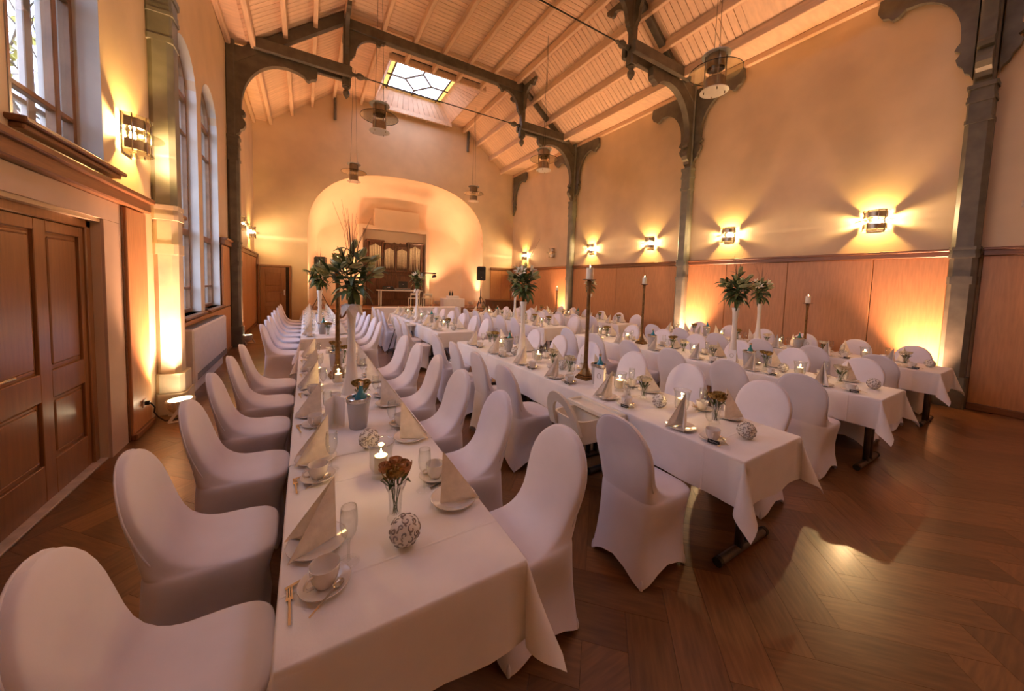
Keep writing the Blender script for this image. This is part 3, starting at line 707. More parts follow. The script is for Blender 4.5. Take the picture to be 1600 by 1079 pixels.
# floor uplights
def par_proto():
    can=MB().lathe([(.001,-.10),(.06,-.10),(.10,-.06),(.115,-.02),(.125,.03),(.125,.055),(.108,.055),(.108,.03)],24)
    for i in range(18):
        a=2*PI*i/18; can.bar((.118*cos(a),.118*sin(a),-.02),(.13*cos(a),.13*sin(a),.045),.012,.012,(cos(a),sin(a),0.01))
    ln=MB().lathe([(.001,.04),(.107,.04)],24)
    return can.mesh('lamp_can',M['heater'],40),ln.mesh('lens',M['lens'])
CAN,LENS=par_proto()
def yoke():
    m=MB()
    for s in (-1,1):
        m.bar((0,s*.13,.17),(.10,s*.14,.008),.03,.008,(0,1,0)); m.bar((0,s*.13,.17),(-.10,s*.14,.008),.03,.008,(0,1,0)); m.cbox(-.11,.11,s*.14-.012,s*.14+.012,0,.012,.003)
    return m.mesh('yoke',M['heater'])
YOKE=yoke()
def uplight(x,y,z,tx,ty,tz,lab,watts,col,spot=85,blend=1.0):
    d=Vector((tx,ty,tz))-Vector((x,y,z+.17)); q=d.to_track_quat('Z','Y').to_euler(); az=math.atan2(d.y,d.x)
    r=empty('floor_uplight',(x,y,z),0,lab,'floor light','floor uplights')
    c=link('lamp_can',CAN,r,(0,0,.17),q); link('lens',LENS,c)
    link('yoke',YOKE,r,(0,0,0),(0,0,az))
    ld=bpy.data.lights.new('uplight_beam','SPOT'); ld.energy=watts; ld.color=col; ld.spot_size=math.radians(spot); ld.spot_blend=blend; ld.shadow_soft_size=.08
    lo=bpy.data.objects.new('uplight_beam',ld); COL.objects.link(lo); lo.parent=r
    lo.location=Vector((0,0,.17))+d.normalized()*.07; lo.rotation_euler=(-d).to_track_quat('Z','Y').to_euler()
    return r
uplight(-1.26,5.36,0,XL+.10,5.32,3,'white round uplight on the floor beside the stone plinth',UPLIGHT_W,SALMON)
uplight(-1.26,10.62,0,XL+.10,10.72,3,'small white uplight on the floor behind the dark left post',UPLIGHT_W,SALMON)
uplight(8.48,1.40,0,XR-.08,1.40,3,'uplight on the floor hidden behind the wall row beside the near right post',UPLIGHT_W,SALMON)
uplight(8.48,5.42,0,XR-.08,5.42,3,'uplight on the floor glowing in front of the middle right post',UPLIGHT_W,SALMON)
uplight(8.48,10.72,0,XR-.08,10.72,3,'uplight on the floor glowing beyond the far right post',UPLIGHT_W,SALMON)
# ================================================================== LEFT WALL FITTINGS
h=empty('convector_heater',(-1.40,7.3,0),0,'long white convector heater under the arched windows','heater')
def hp(mb,n,m): o=mb.build(n,M[m],h); o.matrix_parent_inverse=Matrix.Translation((1.40,-7.3,0)); return o
hp(MB().cbox(-1.48,-1.31,6.22,8.45,.17,.92,.02),'heater_body','heater')
hp(MB().cbox(-1.48,-1.36,6.30,8.37,0,.17,.01),'plinth','heater')
for i in range(7): hp(MB().box(-1.465+i*.019,-1.453+i*.019,6.30,8.38,.916,.924),'grille_slat','heatslot')
for i in range(6): hp(MB().box(-1.312,-1.306,6.36,8.40,.20+i*.016,.209+i*.016),'vent_slat','heatslot')
s=empty('wall_socket',(XL+.05,5.06,.30),0,'small wall socket with black plug low on the lit panel','socket')
MB().cbox(0,.012,-.04,.04,-.04,.04,.004).build('cover_plate',M['socket'],s); MB().lathe([(.02,0),(.018,.012)],16).build('socket_ring',M['socket'],s,loc=(.005,0,0),rot=(0,PI/2,0))
MB().cbox(.01,.05,-.02,.02,-.02,.02,.006).build('plug',M['cable'],s)
pts=[(XL+.10,5.06,.30),(XL+.13,5.08,.24),(XL+.11,5.13,.17),(XL+.13,5.17,.10),(XL+.17,5.22,.03),(XL+.22,5.28,.012),(XL+.27,5.33,.012),(XL+.27,5.38,.10)]
tag(MB().tube(pts,.007,6).build('power_cable',M['cable'],None,True),'black cable running from the socket to the floor uplight','cable')
s=empty('wall_socket',(XR-.005,.62,3.06),PI,'tiny white double socket high on the dim right wall','socket')
MB().cbox(0,.01,-.035,.035,-.05,.05,.003).build('cover_plate',M['socket'],s)
for zz in (-.02,.02): MB().cbox(.008,.013,-.012,.012,zz-.012,zz+.012,.002).build('socket_hole',M['cable'],s)
# outside: leafless tree and ground
def tree(x,y,label):
    r=empty('garden_tree',(x,y,-.5),0,label,'tree','garden trees'); rnd=random.Random(3); mb=MB(); tips=[]
    def br(p,d,L,rad,dep):
        q=p+d*L; mid=(p+q)/2+Vector((rnd.uniform(-1,1),rnd.uniform(-1,1),rnd.uniform(-1,1)))*L*.08
        mb.tube([p,mid,q],[rad,rad*.8,rad*.6],5,False)
        if dep==0: tips.append(q); return
        for i in range(3 if dep>1 else 4):
            nd=(d+Vector((rnd.uniform(-1,1),rnd.uniform(-1,1),rnd.uniform(-.5,.9)))*.85).normalized()
            br(q,nd,L*rnd.uniform(.6,.85),rad*.58,dep-1)
    br(Vector((0,0,0)),Vector((.05,0,1)),2.6,.16,5)
    mb.build('branches',M['bark'],r,True)
    lf=MB()
    for p in tips:
        if rnd.random()<.35:
            for _ in range(2):
                a=Vector((rnd.uniform(-1,1),rnd.uniform(-1,1),rnd.uniform(-1,1))).normalized(); b=a.orthogonal().normalized()
                c=p+a*.1; lf.add([c-b*.09,c+a*.12,c+b*.09,c-a*.12],[(0,1,2,3)])
    o=lf.build('foliage',M['autumn'],r); o['kind']='stuff'
    return r
tree(-5.2,12.5,'bare garden tree with a few yellow leaves seen through the left window')
gd=MB().box(-40,-2.6,-20,60,-.9,-.5); gd.add([(-40,-20,-.5),(-14,-20,-.5),(-14,60,-.5),(-40,60,-.5),(-40,-20,5),(-30,60,5)],[(1,2,5,4)])
struct(gd.build('ground_outside',M['grass']),'autumn grass bank outside the windows')
# ================================================================== STAGE
SZ=.55
st=MB().cbox(AX0+.02,AX1-.02,14.45,16.9,0,SZ,.015)
struct(st.build('floor_stage',M['stage']),'brown wooden stage platform under the arch')
# organ housing: block round the recess and the breast above it
BY=16.30
hb=MB(); hb.box(1.95,2.12,BY,16.8,SZ,4.05); hb.box(4.88,5.05,BY,16.8,SZ,4.05); hb.box(2.121,4.879,BY,16.8,3.90,4.05); hb.box(2.121,4.879,16.72,16.8,SZ,3.899)
hb.box(2.60,4.55,BY+.05,16.7,4.051,4.80)
struct(hb.build('wall_organ_recess',M['apse']),'plastered recess that frames the organ')
og=empty('pipe_organ',(3.45,16.3,SZ),0,'small dark wooden pipe organ with three fields of pale pipes','organ')
def opart(mb,n,m,sm=False): o=mb.build(n,M[m],og,sm); o.matrix_parent_inverse=Matrix.Translation((-3.45,-16.3,-SZ)); return o
OX0,OX1=2.30,4.72; OY=16.40
opart(MB().cbox(OX0,OX1,OY+.06,OY+.28,SZ,3.35,.02),'case_body','organ')
mb=MB().cbox(OX0-.03,OX1+.03,OY-.02,OY+.1,2.04,2.12,.015); opart(mb,'belt_moulding','organ')
for a,b in ((OX0-.04,3.02),(4.02,OX1+.04)): opart(MB().cbox(a,b,OY-.06,OY+.2,3.36,3.45,.015),'tower_cornice','organ')
opart(MB().cbox(3.0,4.04,OY,OY+.2,3.18,3.25,.015),'middle_cornice','organ')
cr=[(3.05,3.25)]+[(3.05+i*.1,3.25+.11*abs(sin(i*1.15))+.05*(1-abs(i-4.5)/4.5)) for i in range(1,10)]+[(4.0,3.25)]
opart(MB().prism(cr[::-1],OY+.02,OY+.06),'carved_crest','organ')
for x in (OX0+.03,2.95,3.52,4.08,OX1-.03): opart(MB().cbox(x-.045,x+.045,OY-.03,OY+.1,2.10,3.36 if abs(x-3.52)>.1 else 3.2,.01),'case_stile','organ')
for a,b,n,tall in ((OX0+.10,2.89,7,1),(3.02,3.46,7,0),(3.58,4.02,7,0),(4.14,OX1-.09,7,1)):
    for i in range(n):
        x=a+(b-a)*(i+.5)/n; c=abs(i-3)/3; zt=(3.28-.10*c) if tall else (3.12-.08*c)
        zb_=2.14 if tall else 2.22; r=(b-a)/n*.42; mth=zb_+(.42+.06*(1-c) if tall else .12+.14*((i/6) if a<3.5 else 1-i/6))
        opart(MB().lathe([(r*.25,zb_),(r,mth),(r*.8,mth+.01),(r,mth+.06),(r,zt),(r*.9,zt)],10,(x,OY+.0,0)),'pipe','pipe',40)
    opart(MB().prism([(a,3.36 if tall else 3.2),(b,3.36 if tall else 3.2),(b,3.16 if tall else 3.02),(b-(b-a)*.25,3.2 if tall else 3.06),((a+b)/2,3.28 if tall else 3.13),(a+(b-a)*.25,3.2 if tall else 3.06),(a,3.16 if tall else 3.02)],OY-.035,OY-.02),'pipe_shade_carving','organ')
for a,b in ((OX0+.08,2.72),(2.80,3.48),(3.56,4.24),(4.32,OX1-.08)): opart(MB().cbox(a,b,OY+.03,OY+.07,SZ+.25,1.92,.02),'case_panel','organ')
# dj table and gear on the stage
t=empty('stage_table',(3.5,15.5,SZ),0,'narrow pale table on the stage in front of the organ','table')
MB().cbox(-.92,.92,-.3,.3,.68,.72,.008).build('tabletop',M['plastic'],t)
for x in (-.8,.8):
    for y in (-.24,.24): MB().cbox(x-.025,x+.025,y-.025,y+.025,0,.68,.005).build('leg',M['plastic'],t)
l=empty('laptop',(3.62,15.5,SZ+.812),0,'open black laptop on the stage table','laptop')
MB().cbox(-.19,.19,-.13,.13,0,.02,.004).build('keyboard_base',M['blackp'],l); MB().cbox(-.19,.19,-.14,-.125,.02,.29,.004).build('screen_lid',M['blackp'],l)
MB().lathe([(.001,0),(.018,0)],12).build('lid_emblem',M['silver'],l,loc=(0,-.142,.16),rot=(PI/2,0,0))
mx=empty('sound_mixer',(3.60,15.45,SZ+.72),0,'low grey sound mixer under the laptop','mixer')
MB().cbox(-.35,.35,-.16,.16,0,.07,.008).build('mixer_body',M['heatslot'],mx)
for i in range(8): MB().lathe([(.012,0),(.01,.02),(.001,.02)],10).build('mixer_knob',M['steel'],mx,loc=(-.28+i*.08,-.1,.07))
mx=empty('record_case',(3.02,15.5,SZ+.72),0,'small dark case on the end of the stage table','case')
MB().cbox(-.2,.2,-.15,.15,0,.16,.01).build('case_body',M['blackp'],mx); MB().cbox(-.06,.06,-.16,-.15,.1,.12,.003).build('handle',M['steel'],mx)
def speaker(x,y,zb,lab,lab2):
    s=empty('speaker_stand',(x,y,zb),0,lab2,'stand','speaker stands')
    MB().tube([(0,0,.25),(0,0,1.30)],.018,10).build('pole',M['blackp'],s,True)
    for i in range(3):
        a=PI/2+2*PI*i/3; MB().tube([(0,0,.62),(.33*cos(a),.33*sin(a),.012)],.012,8).build('leg',M['blackp'],s,True)
        MB().tube([(0,0,.3),(.16*cos(a),.16*sin(a),.32)],.008,6).build('brace',M['blackp'],s,True)
    r=empty('loudspeaker',(x,y,zb+1.30),-.3,lab,'speaker','loudspeakers')
    MB().cbox(-.19,.19,-.17,.15,0,.62,.04).build('cabinet',M['blackp'],r)
    MB().cbox(-.16,.16,-.19,-.165,.03,.59,.01).build('grille',M['grille'],r)
    MB().cbox(-.11,.11,-.197,-.185,.40,.54,.03).build('horn',M['blackp'],r); MB().lathe([(.001,.0),(.13,.0),(.135,-.01)],24).build('woofer_ring',M['rubber'],r,loc=(0,-.192,.2),rot=(PI/2,0,0))
    MB().lathe([(.001,0),(.016,0)],10).build('maker_badge',M['steel'],r,loc=(0,-.2,.12),rot=(PI/2,0,0))
speaker(6.75,14.15,.55-.05,'black loudspeaker at the right edge of the stage arch','thin black tripod stand at the right edge of the stage arch')
speaker(.48,14.85,SZ,'black loudspeaker half hidden behind the lilies at left','thin black tripod stand behind the lilies at left of the stage')
pl=MB().cbox(6.25,7.25,13.7,14.44,0,.50,.01); struct(pl.build('floor_stage_step',M['stage']),'low dark step beside the stage')
b=empty('stage_light_bar',(4.9,15.98,2.07),0,'short black bar with a small spotlight beside the organ','light bar')
MB().cbox(-.75,.38,-.03,.03,-.03,.03,.005).build('bar',M['blackp'],b); MB().tube([(-.7,0,0),(-.7,0,-1.5)],.016,8).build('stand_pole',M['blackp'],b,True)
for x in (-.55,.28):
    MB().lathe([(.001,-.10),(.05,-.09),(.07,-.02),(.075,.08),(.001,.08)],14).build('spotlight',M['blackp'],b,True,loc=(x,0,-.15),rot=(1.2,0,.4)); MB().tube([(x-.08,0,-.15),(x-.08,0,-.05),(x,0,-.03),(x+.08,0,-.05),(x+.08,0,-.15)],.008,6).build('spot_yoke',M['blackp'],b,True)
for x,lab in ((4.00,'small pale wooden chair on the stage, left of the pair'),(4.55,'small pale wooden chair on the stage, right of the pair')):
    c=empty('stage_chair',(x,15.0,SZ),0,lab,'chair','pale stage chairs')
    MB().cbox(-.2,.2,-.2,.2,.38,.41,.01).build('seat',M['wax'],c); MB().cbox(-.2,.2,-.21,-.19,.52,.62,.01).build('backrest',M['wax'],c)
    for q in ((-.18,-.18),(.18,-.18),(-.18,.18),(.18,.18)): MB().cbox(q[0]-.016,q[0]+.016,q[1]-.016,q[1]+.016,0,.55 if q[1]<0 else .38,.004).build('leg',M['wax'],c)
b=empty('side_counter',(5.75,15.0,SZ),0,'low white-clothed counter on the stage beside the uplight','counter')
MB().cbox(-.5,.5,-.25,.25,0,.40,.02).build('counter_body',M['cloth'],b); MB().cbox(-.25,.25,-.2,.2,.40,.52,.02).build('counter_box',M['cloth'],b)
for x,lab in ((5.62,'dark bottle standing on the stage counter, left one'),(5.74,'dark bottle standing on the stage counter, right one')):
    o=MB().lathe([(.001,0),(.035,0),(.035,.12),(.013,.17),(.013,.21),(.001,.21)],12).mesh('bottle_body',M['rubber'],40); q=MB().lathe([(.014,0),(.014,.03),(.001,.03)],10).mesh('bottle_cap',M['steel'],40)
    place((None,[P('bottle_body',o),P('bottle_cap',q,(0,0,.2))]),'bottle',(x,15.0,SZ+.52),0,lab,'bottle','stage bottles')
uplight(.42,15.35,SZ,.35,15.9,5,'uplight at the left foot of the stage arch',STAGE_W,AMBER,80)
uplight(6.80,15.30,SZ,6.95,15.9,5,'uplight at the right foot of the stage arch',STAGE_W,AMBER,80)
uplight(5.35,16.0,SZ,5.5,16.6,5,'uplight on the stage just right of the organ recess',STAGE_W,AMBER,80)
uplight(1.62,16.0,SZ,1.5,16.6,5,'uplight on the stage just left of the organ recess',STAGE_W,AMBER,80)
# dark side table in the right corner
t=empty('buffet_table',(7.95,14.3,0),0,'low dark draped buffet table in the far right corner','table')
MB().cbox(-.70,.72,-.42,.42,.90,.94,.008).build('tabletop',M['rail'],t); MB().cbox(-.68,.70,-.40,.40,.02,.90,.02).build('drape',M['organ'],t)
# ================================================================== TABLES, CHAIRS, TABLEWARE
TZ=.74; HW=.357
ROWS=[dict(x=.288,name='window row'),dict(x=2.446,name='second row'),dict(x=4.845,name='third row'),dict(x=7.155,name='wall row')]
RUNS=[]
for i,r in enumerate(ROWS):
    RUNS.append(dict(row=i,sec='front',x=r['x'],y0=.94,y1=5.16,n=6,name='front '+r['name']))
    RUNS.append(dict(row=i,sec='rear',x=r['x'],y0=6.14,y1=11.70 if i==0 else 10.36,n=8 if i==0 else 6,name='rear '+r['name']))
# ---- folding table
def leg_frame():
    legs=MB().tube([(0,0,.03),(0,0,TZ-.04)],.025,12).mesh('leg',M['greyleg'],True)
    foot=MB().tube([(-.29,0,.028),(.29,0,.028)],.026,12); foot=foot.mesh('foot_bar',M['greyleg'],40)
    cap=MB().tube([(-.015,0,0),(.015,0,0)],.029,12).mesh('foot_cap',M['rubber'],40)
    return legs,foot,cap
LEG,FOOT,CAP=leg_frame()
def table(x,y0,y1,lab,grp):
    t=empty('folding_table',(x,(y0+y1)/2,0),0,lab,'table',grp); h=(y1-y0)/2
    MB().cbox(-HW+.006,HW-.006,-h,h,TZ-.035,TZ-.006,.004).build('tabletop',M['rail'],t)
    for s in (-1,1):
        yy=s*(h-.12)
        for dx in (-.05,.05): link('leg',LEG,t,(dx,yy,0))
        f=link('foot_bar',FOOT,t,(0,yy,0))
        for dx in (-.28,.28): link('foot_cap',CAP,f,(dx,0,.028))
# ---- tablecloth with draped sides; ends: which ends hang free
def cloth(x,y0,y1,front,back,rnd,z=TZ,drop=.28,hw=HW):
    mb=MB(); n=max(6,int((y1-y0)/.08)); ph=rnd.uniform(0,6)
    TS=[0,.0025,.006,.012,.025,.06,.11,.17,.23,drop]
    ex=lambda t:1-math.exp(-t/.006)
    def sidept(s,y,t):
        wav=.006*sin(y*9+ph)+.005*sin(y*23+ph*2)
        return (x+s*(hw+.008*ex(t)+t/drop*(wav+.006)),y,z-max(0,t-.004*ex(t)))
    def endpt(ye,s,i,m,t):
        return (x-hw+2*hw*i/m, ye+s*(.008*ex(t)+t/drop*(.012+.010*sin(i*1.1+ph))), z-max(0,t-.004*ex(t)))
    rows=[]
    for j in range(n+1):
        y=y0+(y1-y0)*j/n
        row=[sidept(-1,y,t) for t in TS[:0:-1]]
        m=10
        for k in range(m+1):
            xx=-hw+2*hw*k/m; edge=(k in (0,m)) or j in (0,n)
            row.append((x+xx,y,z+(0 if edge else .0016*max(0,1-abs(xx)/.012)+.0012*sin(y*5+xx*9+ph))))
        row+=[sidept(1,y,t) for t in TS[1:]]
        rows.append(row)
    mb.grid(rows)
    for flag,ye,s in ((front,y0,-1),(back,y1,1)):
        if not flag: continue
        m=10; g=[[endpt(ye,s,i,m,t) for i in range(m+1)] for t in TS]
        if s>0: g=[r[::-1] for r in g]
        mb.grid(g)
        for sx in (-1,1):           # hanging corner folds
            c=Vector((x+sx*hw,ye,z)); fan=[]; nf=14
            for i in range(nf+1):
                u=i/nf; phi=u*PI/2; L=drop/max(cos(phi),sin(phi))
                if i==0: fan.append([sidept(sx,ye,t) for t in TS]); continue
                if i==nf: fan.append([endpt(ye,s,0 if sx<0 else m,m,t) for t in TS]); continue
                out=L*(.02+.36*sin(u*PI)**.9); az=-.55+u*(PI/2+1.1); d=Vector((sx*cos(az),s*sin(az),0)); ray=[]
                for tt in TS:
                    t=tt/drop; o=out*(t**1.15); dz=math.sqrt(max(0,(L*t)**2-o*o))
                    base=Vector((sx*.008*ex(tt)*cos(phi),s*.008*ex(tt)*sin(phi),0)); ray.append(tuple(c+base+d*o+Vector((0,0,-dz))))
                fan.append(ray)
            if sx*s<0: fan=fan[::-1]
            mb.grid(fan)
    me=mb.mesh('tablecloth',M['cloth'],True)
    b=bmesh.new(); b.from_mesh(me); bmesh.ops.remove_doubles(b,verts=b.verts,dist=.0002); bmesh.ops.recalc_face_normals(b,faces=b.faces); b.to_mesh(me); b.free()
    return link('tablecloth',me)
for R in RUNS:
    rnd=random.Random(R['row']*7+(R['sec']=='rear')); x=R['x']; L=R['y1']-R['y0']; nt=4 if R['n']==8 else 3
    for i in range(nt):
        a=R['y0']+.012+(L-.024)*i/nt; b=R['y0']+.012+(L-.024)*(i+1)/nt-.004
        if R['sec']=='rear' and i>0 and R['row']>0: continue
        table(x,a,b,f"folding table with steel foot bar, {ORD[i]} from the front in the {R['name']}",'folding tables')
    nc=nt+1 if R['sec']=='front' else nt
    for i in range(nc):
        a=R['y0']+L*i/nc; b=R['y0']+L*(i+1)/nc
        dz=.0012 if i%2 else 0
        o=cloth(x,a,b,i==0,i==nc-1,rnd,TZ+dz,.28+.004*(i%2),HW+.002*(i%2))
        tag(o,f"white tablecloth, {ORD[i]} from the front along the {R['name']}",'tablecloth','white tablecloths')
# head table across the hall in front of the stage
t=empty('head_table',(3.5,12.55,0),0,'long white-clothed table set crosswise in front of the stage','table')
MB().cbox(-1.5,1.5,-.34,.34,TZ-.035,TZ-.006,.004).build('tabletop',M['rail'],t)
for xx in (-1.3,1.3):
    for yy in (-.28,.28): MB().tube([(xx,yy,0),(xx,yy,TZ-.03)],.022,10).build('leg',M['greyleg'],t,True)
mb=MB(); mb.grid([[(3.5-1.52,12.21+.68*k,TZ) for k in (0,1)],[(3.5+1.52,12.21+.68*k,TZ) for k in (0,1)]])
g=[[(2.0+3.04*i/40-.02,12.21-.004-.02*k/6*(1+.5*sin(i*1.3)),TZ-.62*k/6) for i in range(41)] for k in range(7)]; mb.grid(g)
for sx in (-1,1): mb.grid([[(3.5+sx*(1.522+.01*k),12.21+.68*i/8,TZ-.62*k/6) for i in range(9)] for k in range(7)])
tag(mb.build('tablecloth',M['cloth'],None,True),'white cloth hanging low over the crosswise table before the stage','tablecloth','white tablecloths')

# ---- covered chair (origin on the floor, facing +x)
LV=[(0,-.245,.235,.222),(.06,-.24,.234,.216),(.14,-.232,.232,.209),(.24,-.22,.231,.205),(.34,-.207,.240,.204),(.42,-.197,.256,.206),(.445,-.195,.262,.207)]
UV=[(.445,-.195,.262,.207),(.458,-.193,.260,.206),(.466,-.192,.251,.204),(.471,-.191,.228,.201),(.475,-.19,.17,.197),(.479,-.19,.10,.193),(.486,-.19,.05,.190),(.498,-.191,.005,.187),(.517,-.193,-.035,.185),(.545,-.196,-.072,.185),(.585,-.2,-.102,.186),(.63,-.207,-.124,.192),(.69,-.217,-.146,.199),(.75,-.229,-.165,.199),(.80,-.239,-.180,.188),(.845,-.249,-.194,.167),(.88,-.257,-.206,.140),(.905,-.262,-.216,.112),(.922,-.2655,-.224,.082),(.932,-.267,-.231,.048),(.936,-.262,-.24,.02)]
def ring(z,xr,xf,w,low=False,n=44):
    out=[]; xc=(xr+xf)/2; a=(xf-xr)/2
    for i in range(n):
        t=2*PI*i/n; c,s=cos(t),sin(t); e=2/4.2
        px=math.copysign(abs(c)**e,c); py=math.copysign(abs(s)**e,s)
        zz=z; k=1; kx=1
        if low:
            h=1-(min(abs(px),abs(py))/.848)**2
            zz=z+((.10 if abs(px)>abs(py) else .085)*h)*(1-z/.445)**1.2
            b=sin(PI*min(zz,.445)/.445)**2
            k=1-.20*b*abs(s)**5; kx=1-(.10 if c<0 else .06)*b*abs(c)**5
        out.append((xc+a*px*kx,w*py*k,zz))
    return out
um=MB(); um.grid([ring(*l,low=True) for l in LV]+[ring(*l) for l in UV[1:]],True); r_=ring(*UV[-1]); um.add(r_,[tuple(range(len(r_)))]); up=um.mesh('stretch_cover',M['spandex'],True)
pm=[]
for z,xr,xf,w in UV[9:]: pm.append((z,(xr+xf)/2-.012,w+.001))
pip=MB().tube([(x,-w,z) for z,x,w in pm]+[(x,w,z) for z,x,w in pm[::-1]],.0035,5).mesh('back_seam',M['spandex'],True)
ft=MB().lathe([(.001,0),(.010,0),(.0125,.008),(.011,.03),(.006,.05),(.001,.06)],10).mesh('foot_pocket',M['spandex'],True)
legm=MB().tube([(0,0,.03),(0,0,.44)],.012,8).mesh('leg',M['greyleg'],True)
CHAIR=(None,[P('stretch_cover',up,subs=[('back_seam',pip,(0,0,0),(0,0,0))])]+[P('foot_pocket',ft,(a,b,0)) for a in (-.204,.194) for b in (-.184,.184)])
# ---- high chair (origin on floor, facing +x)
def highchair():
    se=MB(); rows=[]
    for z,xr,xf,w in ((.50,-.10,.10,.12),(.52,-.14,.13,.145),(.60,-.155,.14,.155),(.68,-.165,.145,.165),(.70,-.17,.15,.17),(.70,-.155,.135,.155),(.62,-.14,.12,.14),(.55,-.12,.10,.12)): rows.append(ring(z,xr,xf,w,n=28))
    se.grid(rows,True); l=rows[-1]; se.add(l,[tuple(range(len(l)))])
    bk=MB(); o=[]; i_=[]
    for k in range(17):
        a=PI*k/16; o.append((-.17*cos(a)*1.0,.17*0,.0)); 
    # arched backrest ring: outer and inner arch
    def ar(r,zt,zb): return [(r,zb)]+[(r*cos(PI*k/14),.66+ (zt-.66)*sin(PI*k/14)) for k in range(15)]+[(-r,zb)]
    A=ar(.175,.90,.60);B=ar(.105,.82,.60)
    def X(z): return -.155-.10*(z-.6)/.3
    g=[[(X(z)-.012,y,z) for y,z in A],[(X(z)+.012,y,z) for y,z in A],[(X(z)+.012,y,z) for y,z in B],[(X(z)-.012,y,z) for y,z in B],[(X(z)-.012,y,z) for y,z in A]]
    bk.grid(g)
    tr=MB(); tr.cbox(.06,.21,-.235,.235,.70,.715,.006)
    tr.cbox(.05,.075,-.24,.24,.70,.735,.006); tr.cbox(.195,.22,-.24,.24,.70,.735,.006); tr.cbox(.05,.22,-.245,-.225,.70,.735,.006); tr.cbox(.05,.22,.225,.245,.70,.735,.006)
    parts=[P('seat_bucket',se.mesh('seat_bucket',M['plastic'],40)),P('backrest',bk.mesh('backrest',M['plastic'],40)),P('tray',tr.mesh('tray',M['plastic']))]
    for a in (-1,1):
        for b in (-1,1):
            lg=MB().tube([(a*.15,b*.14,.58),(a*.29,b*.27,.015)],.013,10).mesh('leg',M['greyleg'],True); tip=MB().ball((a*.29,b*.27,.016),.017,10,6).mesh('leg_tip',M['plastic'],True)
            parts.append(P('leg',lg,subs=[('leg_tip',tip,(0,0,0),(0,0,0))]))
    return (None,parts)
HIGH=highchair()
# ---- tableware prototypes (origins on the table top)
PLATE=(MB().lathe([(.001,.004),(.055,.004),(.062,.008),(.092,.016),(.096,.018),(.096,.015),(.066,.004),(.055,0),(.001,0)],32).mesh('plate',M['china'],50),[P('plate_rim',MB().tube([(.095*cos(2*PI*i/32),.095*sin(2*PI*i/32),.017) for i in range(33)],.0022,5,False).mesh('plate_rim',M['china'],True))])
PLATE0=(PLATE[0],[])
def napkin():
    A=(.055,0,.225);F=(.062,0,.0);L=(-.095,-.062,0);R=(-.095,.062,0)
    def sheet(E,inn):
        # curved wing between the upright fold and the low end, rolled over at its sloping edge
        rows=[]
        for i in range(7):
            u=i/6; top=Vector(A).lerp(Vector(E),u); bot=Vector(F).lerp(Vector(E),u)
            bul=Vector((0,E[1]/abs(E[1])*.016*sin(PI*u),0))
            rows.append([tuple(top.lerp(bot,v)+bul*(4*v*(1-v)) ) for v in (0,.15,.35,.6,.8,1)])
        m=MB().grid(rows)
        rr=[]
        for i in range(7):
            u=i/6; top=Vector(A).lerp(Vector(E),u); g=Vector((-.03,E[1]*.42,0)).lerp(Vector(E),u)
            g.z=max(0,top.z*.12); ou=Vector((0,-inn*.012*sin(PI*u),.004*sin(PI*u)))
            rr.append([tuple(top),tuple(top.lerp(g,.12)+ou*-.4),tuple(top.lerp(g,.5)),tuple(g)])
        m.grid(rr)
        return m.mesh('napkin_wing',M['napkin'],True)
    return (None,[P('napkin_wing',sheet(L,-1)),P('napkin_wing',sheet(R,1))])
NAPK=napkin()
def cup():
    body=MB().lathe([(.001,.004),(.022,.004),(.024,0),(.026,.0),(.028,.006),(.036,.02),(.041,.04),(.043,.062),(.0435,.064),(.042,.064),(.039,.04),(.034,.02),(.024,.01),(.001,.009)],28).mesh('cup',M['china'],50)
    hd=MB().tube([(.040,0,.052),(.056,0,.054),(.066,0,.046),(.066,0,.034),(.056,0,.023),(.038,0,.018)],[.0045,.004,.004,.004,.004,.005],8).mesh('handle',M['china'],True)
    return (body,[P('handle',hd)])
CUP=cup()
SAUC=(MB().lathe([(.001,.003),(.026,.003),(.03,.006),(.058,.012),(.072,.018),(.073,.015),(.05,.005),(.03,0),(.001,0)],32).mesh('saucer',M['china'],50),[P('saucer_rim',MB().tube([(.0725*cos(2*PI*i/28),.0725*sin(2*PI*i/28),.0168) for i in range(29)],.0018,5,False).mesh('saucer_rim',M['china'],True))])
def cutlery(kind):
    m=MB(); h=MB()
    if kind=='spoon':
        m.lathe([(.001,-.002),(.008,-.0016),(.012,0),(.013,.002)],14); b=MB(); b.add([(x*1.5,y,z+.004) for x,y,z in m.v],m.f); bow=b.mesh('bowl',M['steel'],True)
        h.bar((.017,0,.005),(.115,0,.006),.005,.002); return (None,[P('bowl',bow),P('handle',h.mesh('handle',M['steel']))])
    if kind=='fork':
        for i in (-1,0,1): m.bar((-.04,i*.006,.005),(0,i*.006,.003),.003,.0015)
        m.bar((0,0,.003),(.012,0,.003),.018,.002); h.bar((.01,0,.003),(.10,0,.005),.006,.002); return (None,[P('tines',m.mesh('tines',M['steel'])),P('handle',h.mesh('handle',M['steel']))])
    m.bar((-.075,0,.003),(.0,0,.003),.014,.0012); h.bar((0,0,.004),(.085,0,.004),.009,.004); return (None,[P('blade',m.mesh('blade',M['steel'])),P('handle',h.mesh('handle',M['steel']))])
SPOON,FORK,KNIFE=cutlery('spoon'),cutlery('fork'),cutlery('knife')
GL=(None,[P('bowl',MB().lathe([(.004,.078),(.014,.085),(.024,.105),(.028,.135),(.027,.165),(.024,.192),(.0232,.192),(.0262,.165),(.0272,.135),(.0232,.106),(.013,.087),(.001,.081)],20).mesh('bowl',M['glass'],True)),P('stem',MB().lathe([(.006,.006),(.004,.02),(.0035,.06),(.006,.082)],10).mesh('stem',M['glass'],True)),P('foot',MB().lathe([(.034,0),(.0345,.002),(.02,.004),(.005,.008),(.001,.008)],20).mesh('foot',M['glass'],True))])
